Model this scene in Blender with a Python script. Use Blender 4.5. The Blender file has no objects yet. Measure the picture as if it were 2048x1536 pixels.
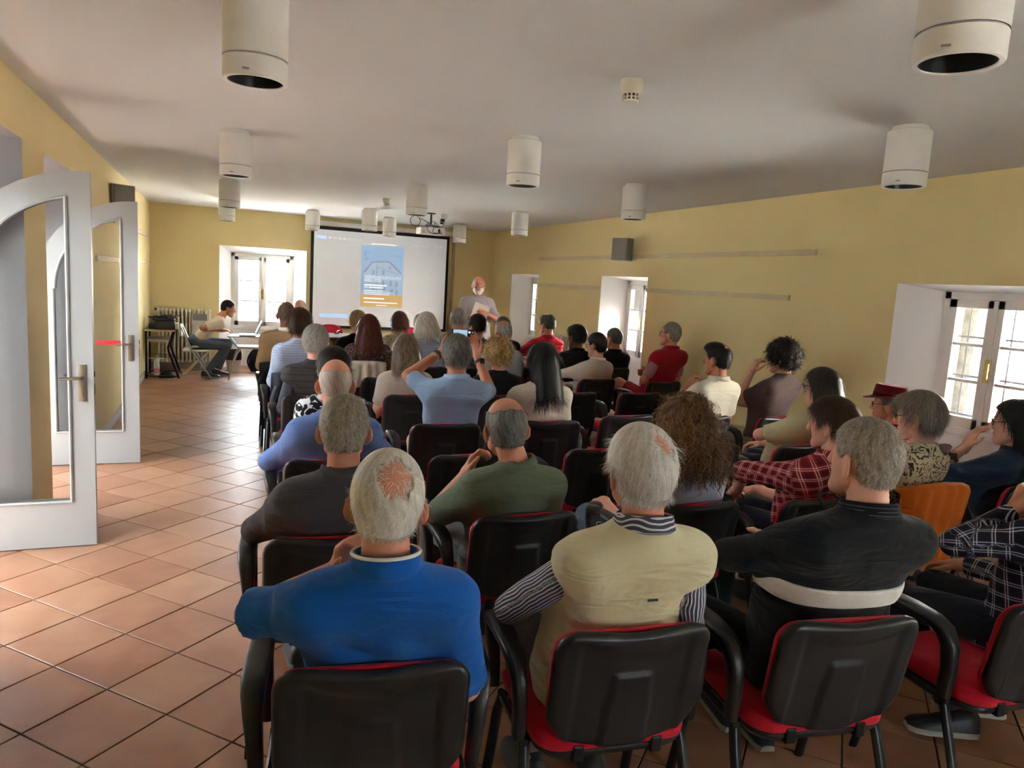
import bpy, bmesh, math, random
import numpy as np
from mathutils import Vector, Matrix

random.seed(7)
RNG = np.random.default_rng(11)
SC = bpy.context.scene
COL = SC.collection
PI = math.pi

# ------------------------------------------------------------------ camera
CAM_YAW, CAM_PITCH, CAM_ROLL = 0.3914, 0.1366, 0.0603
CAM_POS = Vector((0.0, 0.0, 1.6896))
fwd = Vector((math.sin(CAM_YAW) * math.cos(CAM_PITCH), math.cos(CAM_YAW) * math.cos(CAM_PITCH), -math.sin(CAM_PITCH)))
rgt = Vector((math.cos(CAM_YAW), -math.sin(CAM_YAW), 0.0))
upv = rgt.cross(fwd)
rg2 = math.cos(CAM_ROLL) * rgt + math.sin(CAM_ROLL) * upv
up2 = -math.sin(CAM_ROLL) * rgt + math.cos(CAM_ROLL) * upv
camd = bpy.data.cameras.new('camera')
camd.sensor_fit = 'HORIZONTAL'
camd.sensor_width = 36.0
camd.lens = 1446.11 * 36.0 / 2048.0
camd.clip_start = 0.02
cam = bpy.data.objects.new('camera', camd)
COL.objects.link(cam)
m = Matrix.Identity(4)
for i in range(3):
    m[i][0], m[i][1], m[i][2], m[i][3] = rg2[i], up2[i], -fwd[i], CAM_POS[i]
cam.matrix_world = m
SC.camera = cam

# ------------------------------------------------------------------ world, sun, exposure
world = bpy.data.worlds.new('world')
SC.world = world
world.use_nodes = True
wn = world.node_tree.nodes
bgn = wn['Background']
bgn.inputs[0].default_value = (0.80, 0.91, 1.0, 1)
bgn.inputs[1].default_value = 7.0
sund = bpy.data.lights.new('sun', 'SUN')
sund.energy = 75.0
sund.angle = 0.01
sund.color = (1.0, 0.97, 0.92)
sun = bpy.data.objects.new('sun', sund)
COL.objects.link(sun)
sun.rotation_euler = Vector((0.50, 0.0, -0.86)).to_track_quat('-Z', 'Y').to_euler()
SC.view_settings.view_transform = 'Standard'
SC.view_settings.look = 'None'
SC.view_settings.gamma = 1.0
SC.view_settings.use_curve_mapping = False
SC.view_settings.exposure = 3.0
SC.cycles.max_bounces = 10
SC.cycles.diffuse_bounces = 6
SC.cycles.glossy_bounces = 3
SC.cycles.transmission_bounces = 8
SC.cycles.transparent_max_bounces = 12
SC.cycles.sample_clamp_indirect = 12.0
SC.cycles.use_denoising = True

def portal(loc, rot, sx, sy):
    d = bpy.data.lights.new('daylight_portal', 'AREA')
    d.shape = 'RECTANGLE'
    d.size, d.size_y = sx, sy
    d.cycles.is_portal = True
    o = bpy.data.objects.new('daylight_portal', d)
    COL.objects.link(o)
    o.location = loc
    o.rotation_euler = rot
# right-hand windows face +X, end window faces +Y
for yc in (11.47, 8.20, 3.515, -0.625):  # last centre belongs to the added rear window
    portal((5.32, yc, 1.31), (0, PI / 2, 0), 1.06, 0.86)
portal((0.72, 13.50, 1.31), (-PI / 2, 0, 0), 0.96, 1.28)
portal((2.4, -2.62, 1.31), (PI / 2, 0, 0), 0.62, 1.28)  # belongs to the added window behind the camera

# ------------------------------------------------------------------ materials
MATS = {}
def nodes_of(m):
    return m.node_tree.nodes, m.node_tree.links

def mat(name, col, rough=0.6, metal=0.0, bump=None, var=None, spec=0.5, alpha=None, trans=0.0, emis=None, sheen=0.0, coat=0.0, vscale=6.0):
    """Principled material; var = second colour mixed in by noise, bump = (scale, strength)"""
    if name in MATS:
        return MATS[name]
    m = bpy.data.materials.new(name)
    m.use_nodes = True
    N, L = nodes_of(m)
    b = N['Principled BSDF']
    b.inputs['Base Color'].default_value = (*col, 1)
    b.inputs['Roughness'].default_value = rough
    b.inputs['Metallic'].default_value = metal
    b.inputs['Specular IOR Level'].default_value = spec
    if sheen:
        b.inputs['Sheen Weight'].default_value = sheen
    if coat:
        b.inputs['Coat Weight'].default_value = coat
    if trans:
        b.inputs['Transmission Weight'].default_value = trans
        b.inputs['IOR'].default_value = 1.45
    if emis:
        b.inputs['Emission Color'].default_value = (*emis[0], 1)
        b.inputs['Emission Strength'].default_value = emis[1]
    tc = None
    if var or bump:
        tc = N.new('ShaderNodeTexCoord')
    if var:
        nz = N.new('ShaderNodeTexNoise')
        nz.inputs['Scale'].default_value = vscale
        nz.inputs['Detail'].default_value = 4
        L.new(tc.outputs['Object'], nz.inputs['Vector'])
        rp = N.new('ShaderNodeValToRGB')
        rp.color_ramp.elements[0].position = 0.35
        rp.color_ramp.elements[1].position = 0.68
        rp.color_ramp.elements[0].color = (*col, 1)
        rp.color_ramp.elements[1].color = (*var, 1)
        L.new(nz.outputs['Fac'], rp.inputs['Fac'])
        L.new(rp.outputs['Color'], b.inputs['Base Color'])
    if bump:
        n2 = N.new('ShaderNodeTexNoise')
        n2.inputs['Scale'].default_value = bump[0]
        n2.inputs['Detail'].default_value = 3
        L.new(tc.outputs['Object'], n2.inputs['Vector'])
        bp = N.new('ShaderNodeBump')
        bp.inputs['Strength'].default_value = bump[1]
        bp.inputs['Distance'].default_value = 0.01
        L.new(n2.outputs['Fac'], bp.inputs['Height'])
        L.new(bp.outputs['Normal'], b.inputs['Normal'])
    MATS[name] = m
    return m

def math_node(N, L, op, a, b=None):
    n = N.new('ShaderNodeMath')
    n.operation = op
    for i, v in enumerate((a, b)):
        if v is None:
            continue
        if isinstance(v, (int, float)):
            n.inputs[i].default_value = v
        else:
            L.new(v, n.inputs[i])
    return n.outputs[0]

def mix_col(N, L, fac, a, b):
    n = N.new('ShaderNodeMix')
    n.data_type = 'RGBA'
    if isinstance(fac, (int, float)):
        n.inputs[0].default_value = fac
    else:
        L.new(fac, n.inputs[0])
    for i, v in ((6, a), (7, b)):
        if isinstance(v, tuple):
            n.inputs[i].default_value = (*v, 1)
        else:
            L.new(v, n.inputs[i])
    return n.outputs[2]

def base_nodes(name, rough=0.85, spec=0.3):
    m = bpy.data.materials.new(name)
    m.use_nodes = True
    N, L = nodes_of(m)
    b = N['Principled BSDF']
    b.inputs['Roughness'].default_value = rough
    b.inputs['Specular IOR Level'].default_value = spec
    tc = N.new('ShaderNodeTexCoord')
    MATS[name] = m
    return m, N, L, b, tc

def cloth_bump(N, L, b, tc, scale=14.0, strength=0.35):
    n2 = N.new('ShaderNodeTexNoise')
    n2.inputs['Scale'].default_value = scale
    n2.inputs['Detail'].default_value = 3
    n2.inputs['Distortion'].default_value = 0.6
    L.new(tc.outputs['Object'], n2.inputs['Vector'])
    bp = N.new('ShaderNodeBump')
    bp.inputs['Strength'].default_value = strength
    bp.inputs['Distance'].default_value = 0.02
    mp = N.new('ShaderNodeMapping'); mp.inputs['Rotation'].default_value = (0.3, 0.5, 0.2); mp.inputs['Scale'].default_value = (5, 7, 20)
    L.new(tc.outputs['Object'], mp.inputs[0])
    n3 = N.new('ShaderNodeTexNoise'); n3.inputs['Scale'].default_value = 1.0; n3.inputs['Detail'].default_value = 2; n3.inputs['Distortion'].default_value = 1.2
    L.new(mp.outputs[0], n3.inputs['Vector'])
    hs_ = math_node(N, L, 'ADD', n2.outputs['Fac'], math_node(N, L, 'MULTIPLY', n3.outputs['Fac'], 1.6))
    L.new(hs_, bp.inputs['Height'])
    L.new(bp.outputs['Normal'], b.inputs['Normal'])

def fabric(name, col, dark=0.86, rough=0.9, scale=12.0, strength=0.35):
    if name in MATS:
        return MATS[name]
    m, N, L, b, tc = base_nodes(name, rough, 0.2)
    nz = N.new('ShaderNodeTexNoise')
    nz.inputs['Scale'].default_value = 5.0
    nz.inputs['Detail'].default_value = 5
    L.new(tc.outputs['Object'], nz.inputs['Vector'])
    c = mix_col(N, L, nz.outputs['Fac'], tuple(x * dark for x in col), tuple(min(1, x * 1.08) for x in col))
    L.new(c, b.inputs['Base Color'])
    b.inputs['Sheen Weight'].default_value = 0.1
    cloth_bump(N, L, b, tc, scale, strength)
    return m

def stripes(name, c1, c2, freq, duty=0.3, axis=0, warp=0.0):
    """cloth striped along one axis of the garment"""
    if name in MATS:
        return MATS[name]
    m, N, L, b, tc = base_nodes(name)
    sp = N.new('ShaderNodeSeparateXYZ')
    at = N.new('ShaderNodeAttribute'); at.attribute_name = 'cloth'
    L.new(at.outputs['Vector'], sp.inputs[0])
    v = sp.outputs[axis]
    if warp:
        nz = N.new('ShaderNodeTexNoise')
        nz.inputs['Scale'].default_value = 6.0
        L.new(tc.outputs['Object'], nz.inputs['Vector'])
        v = math_node(N, L, 'ADD', v, math_node(N, L, 'MULTIPLY', nz.outputs['Fac'], warp))
    fr = math_node(N, L, 'FRACT', math_node(N, L, 'MULTIPLY', v, freq))
    on = math_node(N, L, 'LESS_THAN', fr, duty)
    L.new(mix_col(N, L, on, c1, c2), b.inputs['Base Color'])
    cloth_bump(N, L, b, tc)
    return m

def plaid(name, base, second, line, freq, rot=0.0):
    """woven check: broad bands of a second colour and thin light lines, both ways"""
    if name in MATS:
        return MATS[name]
    m, N, L, b, tc = base_nodes(name)
    mp = N.new('ShaderNodeMapping')
    mp.inputs['Rotation'].default_value = (0.0, rot, 0.0)
    at = N.new('ShaderNodeAttribute'); at.attribute_name = 'cloth'
    L.new(at.outputs['Vector'], mp.inputs[0])
    nz = N.new('ShaderNodeTexNoise')
    nz.inputs['Scale'].default_value = 4.0
    L.new(tc.outputs['Object'], nz.inputs['Vector'])
    sp = N.new('ShaderNodeSeparateXYZ')
    L.new(mp.outputs[0], sp.inputs[0])
    w = math_node(N, L, 'MULTIPLY', nz.outputs['Fac'], 0.02)
    col = None
    xs = math_node(N, L, 'ADD', sp.outputs[0], math_node(N, L, 'MULTIPLY', sp.outputs[1], 0.5))
    lines = []
    bands = []
    for v in (xs, sp.outputs[2]):
        f = math_node(N, L, 'FRACT', math_node(N, L, 'MULTIPLY', math_node(N, L, 'ADD', v, w), freq))
        bands.append(math_node(N, L, 'LESS_THAN', f, 0.42))
        a = math_node(N, L, 'COMPARE', f, 0.62)
        a.node.inputs[2].default_value = 0.035
        c = math_node(N, L, 'COMPARE', f, 0.80)
        c.node.inputs[2].default_value = 0.035
        lines.append(math_node(N, L, 'MAXIMUM', a, c))
    bs = math_node(N, L, 'MULTIPLY', math_node(N, L, 'ADD', bands[0], bands[1]), 0.5)
    ls = math_node(N, L, 'MULTIPLY', math_node(N, L, 'ADD', lines[0], lines[1]), 0.62)
    c1 = mix_col(N, L, bs, base, second)
    c2 = mix_col(N, L, ls, c1, line)
    L.new(c2, b.inputs['Base Color'])
    cloth_bump(N, L, b, tc)
    return m

def blotch(name, c1, c2, c3, scale, t=0.5, soft=0.04, c3amount=0.3):
    """printed cloth: irregular motifs from distorted noise plus sparse dots"""
    if name in MATS:
        return MATS[name]
    m, N, L, b, tc = base_nodes(name)
    nz = N.new('ShaderNodeTexNoise')
    nz.inputs['Scale'].default_value = scale
    nz.inputs['Detail'].default_value = 2
    nz.inputs['Distortion'].default_value = 2.2
    L.new(tc.outputs['Object'], nz.inputs['Vector'])
    rp = N.new('ShaderNodeValToRGB')
    rp.color_ramp.elements[0].position = t - soft
    rp.color_ramp.elements[1].position = t + soft
    L.new(nz.outputs['Fac'], rp.inputs[0])
    vo = N.new('ShaderNodeTexVoronoi')
    vo.inputs['Scale'].default_value = scale * 1.3
    L.new(tc.outputs['Object'], vo.inputs['Vector'])
    dot = math_node(N, L, 'LESS_THAN', vo.outputs['Distance'], c3amount)
    c = mix_col(N, L, rp.outputs['Color'], c1, c2)
    L.new(mix_col(N, L, dot, c, c3), b.inputs['Base Color'])
    cloth_bump(N, L, b, tc)
    return m

def skin(name, col, red=None):
    if name in MATS:
        return MATS[name]
    m, N, L, b, tc = base_nodes(name, 0.5, 0.4)
    nz = N.new('ShaderNodeTexNoise')
    nz.inputs['Scale'].default_value = 16
    nz.inputs['Detail'].default_value = 5
    L.new(tc.outputs['Object'], nz.inputs['Vector'])
    red = red or (min(1, col[0] * 1.05), col[1] * 0.78, col[2] * 0.72)
    L.new(mix_col(N, L, nz.outputs['Fac'], col, red), b.inputs['Base Color'])
    b.inputs['Subsurface Weight'].default_value = 0.0
    n2 = N.new('ShaderNodeTexNoise')
    n2.inputs['Scale'].default_value = 70
    L.new(tc.outputs['Object'], n2.inputs['Vector'])
    bp = N.new('ShaderNodeBump')
    bp.inputs['Strength'].default_value = 0.15
    bp.inputs['Distance'].default_value = 0.004
    L.new(n2.outputs['Fac'], bp.inputs['Height'])
    L.new(bp.outputs['Normal'], b.inputs['Normal'])
    return m

def hairmat(name, dark, light):
    if name in MATS:
        return MATS[name]
    m, N, L, b, tc = base_nodes(name, 0.42, 0.35)
    at = N.new('ShaderNodeAttribute')
    at.attribute_name = 'tint'
    L.new(mix_col(N, L, at.outputs['Fac'], dark, light), b.inputs['Base Color'])
    return m

# ------------------------------------------------------------------ mesh helpers
def tag(o, label=None, cat=None, group=None, kind=None):
    if label: o['label'] = label
    if cat: o['category'] = cat
    if group: o['group'] = group
    if kind: o['kind'] = kind
    return o

def empty(name, loc=(0, 0, 0), rz=0.0, parent=None):
    o = bpy.data.objects.new(name, None)
    o.empty_display_size = 0.1
    COL.objects.link(o)
    o.location = loc
    o.rotation_euler = (0, 0, rz)
    if parent: o.parent = parent
    return o

def link_mesh(name, me, m=None, parent=None, loc=None):
    o = bpy.data.objects.new(name, me)
    COL.objects.link(o)
    if m is not None and len(me.materials) == 0:
        for x in (m if isinstance(m, (list, tuple)) else [m]):
            me.materials.append(x)
    if parent: o.parent = parent
    if loc is not None: o.location = loc
    return o

class MB:
    """collects simple shapes into one mesh"""
    def __init__(self):
        self.v, self.f, self.mi, self.cur = [], [], [], 0
    def add(self, vs, fs, M=None):
        b = len(self.v)
        for p in vs:
            p = Vector(p)
            self.v.append(tuple(M @ p) if M is not None else tuple(p))
        for f in fs:
            self.f.append(tuple(b + i for i in f))
            self.mi.append(self.cur)
        return self
    def box(self, c, s, M=None, bev=0.0):
        hx, hy, hz = s[0] / 2, s[1] / 2, s[2] / 2
        if bev <= 0:
            vs = [(c[0] + x * hx, c[1] + y * hy, c[2] + z * hz) for x in (-1, 1) for y in (-1, 1) for z in (-1, 1)]
            fs = [(0, 1, 3, 2), (4, 6, 7, 5), (0, 4, 5, 1), (2, 3, 7, 6), (0, 2, 6, 4), (1, 5, 7, 3)]
            return self.add(vs, fs, M)
        bm = bmesh.new()
        bmesh.ops.create_cube(bm, size=1.0)
        for v in bm.verts:
            v.co = Vector((c[0] + v.co.x * s[0], c[1] + v.co.y * s[1], c[2] + v.co.z * s[2]))
        bmesh.ops.bevel(bm, geom=bm.edges[:], offset=bev, segments=2, affect='EDGES', profile=0.6)
        bm.verts.index_update()
        self.add([v.co.copy() for v in bm.verts], [[v.index for v in f.verts] for f in bm.faces], M)
        bm.free()
        return self
    def loft(self, rings, caps=True, closed=True, M=None):
        n = len(rings[0])
        vs = [p for r in rings for p in r]
        fs = []
        for i in range(len(rings) - 1):
            for j in range(n if closed else n - 1):
                k = (j + 1) % n
                fs.append((i * n + j, i * n + k, (i + 1) * n + k, (i + 1) * n + j))
        if caps:
            fs.append(tuple(range(n - 1, -1, -1)))
            fs.append(tuple((len(rings) - 1) * n + j for j in range(n)))
        return self.add(vs, fs, M)
    def tube(self, path, r, n=8, caps=True, flat=1.0, M=None):
        """round tube along a path of points; r a number or one per point"""
        P = [Vector(p) for p in path]
        rs = r if isinstance(r, (list, tuple)) else [r] * len(P)
        rings = []
        up = None
        for i, p in enumerate(P):
            d = (P[min(i + 1, len(P) - 1)] - P[max(i - 1, 0)]).normalized()
            if up is None:
                ref = Vector((0, 0, 1)) if abs(d.z) < 0.9 else Vector((1, 0, 0))
                up = (ref - d * ref.dot(d)).normalized()
            else:
                up = (up - d * up.dot(d)).normalized()
            s = d.cross(up)
            rings.append([p + (s * math.cos(a) * rs[i] + up * math.sin(a) * rs[i] * flat) for a in [2 * PI * k / n for k in range(n)]])
        return self.loft(rings, caps, True, M)
    def lathe(self, prof, n=24, M=None, cap0=True, cap1=True):
        rings = [[(r * math.cos(2 * PI * k / n), r * math.sin(2 * PI * k / n), z) for k in range(n)] for r, z in prof]
        b = len(self.f)
        self.loft(rings, False, True, M)
        base = len(self.v) - n * len(prof)
        if cap0:
            self.f.append(tuple(base + k for k in range(n - 1, -1, -1))); self.mi.append(self.cur)
        if cap1:
            self.f.append(tuple(base + (len(prof) - 1) * n + k for k in range(n))); self.mi.append(self.cur)
        return self
    def prism(self, poly, d, M=None):
        """poly (x, z) points extruded along y from 0 to d"""
        n = len(poly)
        vs = [(x, 0, z) for x, z in poly] + [(x, d, z) for x, z in poly]
        fs = [tuple(range(n)), tuple(range(2 * n - 1, n - 1, -1))]
        for i in range(n):
            k = (i + 1) % n
            fs.append((i, i + n, k + n, k))
        return self.add(vs, fs, M)
    def mesh(self, name, smooth=False, angle=None):
        me = bpy.data.meshes.new(name)
        me.from_pydata(self.v, [], self.f)
        me.polygons.foreach_set('material_index', self.mi)
        if smooth:
            me.polygons.foreach_set('use_smooth', [True] * len(me.polygons))
            if angle is not None:
                me.set_sharp_from_angle(angle=angle)
        me.update()
        bm = bmesh.new(); bm.from_mesh(me)
        bmesh.ops.recalc_face_normals(bm, faces=bm.faces[:])
        bm.to_mesh(me); bm.free()
        return me
    def build(self, name, m=None, parent=None, smooth=False, angle=0.6, loc=None):
        return link_mesh(name, self.mesh(name, smooth, angle), m, parent, loc)

def rotz(a): return Matrix.Rotation(a, 4, 'Z')
def rotx(a): return Matrix.Rotation(a, 4, 'X')
def roty(a): return Matrix.Rotation(a, 4, 'Y')
def tr(x, y, z): return Matrix.Translation((x, y, z))
def bez(p0, p1, p2, n=8):
    p0, p1, p2 = Vector(p0), Vector(p1), Vector(p2)
    return [(p0 * (1 - t) ** 2 + p1 * 2 * t * (1 - t) + p2 * t * t) for t in [i / n for i in range(n + 1)]]

def copy_tree(o, parent=None):
    c = o.copy()
    COL.objects.link(c)
    c.parent = parent
    for ch in o.children:
        copy_tree(ch, c)
    return c
# ------------------------------------------------------------------ room shell
XL, XR, YB, YN, ZC = -1.002, 4.845, 13.021, -2.2, 2.642

def wall_paint(name, col, blot):
    m, N, L, b, tc = base_nodes(name, 0.88, 0.2)
    nz = N.new('ShaderNodeTexNoise'); nz.inputs['Scale'].default_value = 0.9; nz.inputs['Detail'].default_value = 5
    L.new(tc.outputs['Object'], nz.inputs['Vector'])
    L.new(mix_col(N, L, nz.outputs['Fac'], col, blot), b.inputs['Base Color'])
    n2 = N.new('ShaderNodeTexNoise'); n2.inputs['Scale'].default_value = 35; n2.inputs['Detail'].default_value = 4
    L.new(tc.outputs['Object'], n2.inputs['Vector'])
    bp = N.new('ShaderNodeBump'); bp.inputs['Strength'].default_value = 0.12; bp.inputs['Distance'].default_value = 0.01
    L.new(n2.outputs['Fac'], bp.inputs['Height']); L.new(bp.outputs['Normal'], b.inputs['Normal'])
    return m
YELLOW = wall_paint('yellow_wall_paint', (0.80, 0.68, 0.37), (0.73, 0.61, 0.31))
WHITEP = wall_paint('white_wall_paint', (0.87, 0.87, 0.87), (0.82, 0.82, 0.82))
NICHE = wall_paint('shaded_niche_paint', (0.40, 0.40, 0.42), (0.35, 0.35, 0.37))  # shade of the left door niches is put into this grey
CEIL = wall_paint('ceiling_plaster', (0.70, 0.715, 0.725), (0.65, 0.665, 0.675))
WOODW = mat('white_painted_wood', (0.84, 0.84, 0.83), 0.45, bump=(30, 0.05))
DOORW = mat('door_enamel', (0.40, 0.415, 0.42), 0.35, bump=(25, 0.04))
GLASS = None
def glass_material():
    m = bpy.data.materials.new('clear_glass'); m.use_nodes = True
    N, L = nodes_of(m)
    for n in list(N):
        if n.type != 'OUTPUT_MATERIAL': N.remove(n)
    out = [n for n in N if n.type == 'OUTPUT_MATERIAL'][0]
    t = N.new('ShaderNodeBsdfTransparent'); t.inputs[0].default_value = (0.93, 0.95, 0.94, 1)
    g = N.new('ShaderNodeBsdfGlossy'); g.inputs['Roughness'].default_value = 0.02
    fz = N.new('ShaderNodeFresnel'); fz.inputs[0].default_value = 1.45
    mx = N.new('ShaderNodeMixShader')
    L.new(fz.outputs[0], mx.inputs[0]); L.new(t.outputs[0], mx.inputs[1]); L.new(g.outputs[0], mx.inputs[2])
    L.new(mx.outputs[0], out.inputs[0])
    return m
GLASS = glass_material()
BRASS = mat('brass', (0.62, 0.45, 0.16), 0.3, 0.9)
BRONZE = mat('bronze_metal', (0.30, 0.25, 0.19), 0.38, 0.9)
BLACKP = mat('black_plastic', (0.018, 0.018, 0.019), 0.42, bump=(180, 0.08))
GREYP = mat('grey_plastic', (0.25, 0.25, 0.26), 0.5)

# --- floor: recessed grout slab with square tiles laid on the diagonal
PSI = PI / 4 - 0.0344
TS = 1 / 3.0
GX, GY = -0.8543, 3.5439
ea = Vector((math.cos(PSI), math.sin(PSI))); eb = Vector((math.sin(PSI), -math.cos(PSI)))
def tile_material():
    m, N, L, b, tc = base_nodes('terracotta_tile', 0.3, 0.5)
    ge = N.new('ShaderNodeNewGeometry')
    mp = N.new('ShaderNodeMapping'); mp.vector_type = 'TEXTURE'
    mp.inputs['Location'].default_value = (GX, GY, 0); mp.inputs['Rotation'].default_value = (0, 0, PSI); mp.inputs['Scale'].default_value = (TS, TS, TS)
    L.new(ge.outputs['Position'], mp.inputs[0])
    fl = N.new('ShaderNodeVectorMath'); fl.operation = 'FLOOR'
    L.new(mp.outputs[0], fl.inputs[0])
    sp = N.new('ShaderNodeSeparateXYZ'); L.new(fl.outputs[0], sp.inputs[0])
    cb = N.new('ShaderNodeCombineXYZ'); L.new(sp.outputs[0], cb.inputs[0]); L.new(sp.outputs[1], cb.inputs[1])
    wh = N.new('ShaderNodeTexWhiteNoise'); wh.noise_dimensions = '2D'; L.new(cb.outputs[0], wh.inputs['Vector'])
    nz = N.new('ShaderNodeTexNoise'); nz.inputs['Scale'].default_value = 4.5; nz.inputs['Detail'].default_value = 6; nz.inputs['Distortion'].default_value = 0.8
    L.new(ge.outputs['Position'], nz.inputs['Vector'])
    f = math_node(N, L, 'ADD', math_node(N, L, 'MULTIPLY', wh.outputs['Value'], 0.35), math_node(N, L, 'MULTIPLY', nz.outputs['Fac'], 0.75))
    rp = N.new('ShaderNodeValToRGB')
    e = rp.color_ramp.elements
    e[0].position = 0.2; e[0].color = (0.255, 0.105, 0.058, 1)
    e[1].position = 0.85; e[1].color = (0.43, 0.235, 0.14, 1)
    k = e.new(0.5); k.color = (0.345, 0.16, 0.093, 1)
    L.new(f, rp.inputs[0]); L.new(rp.outputs[0], b.inputs['Base Color'])
    r = math_node(N, L, 'ADD', math_node(N, L, 'MULTIPLY', nz.outputs['Fac'], 0.25), 0.27)
    L.new(r, b.inputs['Roughness'])
    n2 = N.new('ShaderNodeTexNoise'); n2.inputs['Scale'].default_value = 9; n2.inputs['Detail'].default_value = 5
    L.new(ge.outputs['Position'], n2.inputs['Vector'])
    bp = N.new('ShaderNodeBump'); bp.inputs['Strength'].default_value = 0.12; bp.inputs['Distance'].default_value = 0.01
    L.new(n2.outputs['Fac'], bp.inputs['Height']); L.new(bp.outputs['Normal'], b.inputs['Normal'])
    return m
TILE = tile_material()
GROUT = mat('dark_grout', (0.05, 0.034, 0.027), 0.9)
floor = MB().box((1.5, 5.6, -0.055), (10.4, 16.2, 0.10)).build('floor', GROUT)
tag(floor, 'terracotta tiled floor laid diagonally through the whole room', kind='structure')
G2 = 0.0036
def tile_shape(poly, mb):
    """poly: list of 2-D points counter-clockwise; a slab 5 mm thick with an eased edge"""
    n = len(poly)
    c = sum((Vector(p) for p in poly), Vector((0, 0))) / n
    def inset(d):
        return [Vector(p) + (c - Vector(p)).normalized() * d for p in poly]
    r0 = [(p[0], p[1], -0.006) for p in poly]
    r1 = [(p[0], p[1], -0.0012) for p in poly]
    r2 = [(p.x, p.y, 0.0) for p in inset(0.003)]
    vs = r0 + r1 + r2
    fs = []
    for k in range(2):
        for i in range(n):
            j = (i + 1) % n
            fs.append((k * n + i, k * n + j, (k + 1) * n + j, (k + 1) * n + i))
    fs.append(tuple(2 * n + i for i in range(n)))
    mb.add(vs, fs)
def clip_poly(poly, lo, hi):
    for ax in (0, 1):
        for s, lim in ((1, lo[ax]), (-1, -hi[ax])):
            out = []
            for i in range(len(poly)):
                a, b_ = poly[i], poly[(i + 1) % len(poly)]
                da, db = s * a[ax] - lim, s * b_[ax] - lim
                if da >= 0: out.append(a)
                if (da >= 0) != (db >= 0):
                    t = da / (da - db)
                    out.append(tuple(a[q] + (b_[q] - a[q]) * t for q in (0, 1)))
            poly = out
            if not poly: return []
    return poly
h2 = TS / 2 - G2
corners = [(ea * sx + eb * sy) * h2 for sx, sy in ((1, 1), (1, -1), (-1, -1), (-1, 1))]
full, part = [], []
LO, HI = (-1.55, YN), (5.14, 13.33)
for a in range(-40, 60):
    for b_ in range(-60, 40):
        c = Vector((GX, GY)) + ea * (a + 0.5) * TS + eb * (b_ + 0.5) * TS
        if not (LO[0] - .3 < c.x < HI[0] + .3 and LO[1] - .3 < c.y < HI[1] + .3): continue
        poly = [tuple(c + q) for q in corners]
        inside = all(LO[0] < p[0] < HI[0] and LO[1] < p[1] < HI[1] for p in poly)
        d = Vector((c.x, c.y, 0)) - CAM_POS
        z = d.dot(fwd)
        vis = False
        if z > 0.3:
            px, py = 1024 + 1446 * d.dot(rg2) / z, 768 - 1446 * d.dot(up2) / z
            vis = -120 < px < 2170 and py < 1700
        if inside and vis: full.append((z - (0.0 if c.x < 0.75 else -1.2), c))
        else:
            q = clip_poly(poly, LO, HI)
            if len(q) >= 3: part.append(q)
full.sort(key=lambda t: t[0])
tm = MB(); tile_shape([tuple(q) for q in corners], tm)
tme = tm.mesh('tile')
tme.materials.append(TILE)
for z, c in full[:300]:
    link_mesh('tile', tme, None, floor, (c.x, c.y, 0))
far = MB()
for z, c in full[300:]: tile_shape([tuple(c + q) for q in corners], far)
for q in part: tile_shape(q, far)
tag(far.build('distant_tiles', TILE, floor), kind='stuff')

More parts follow.
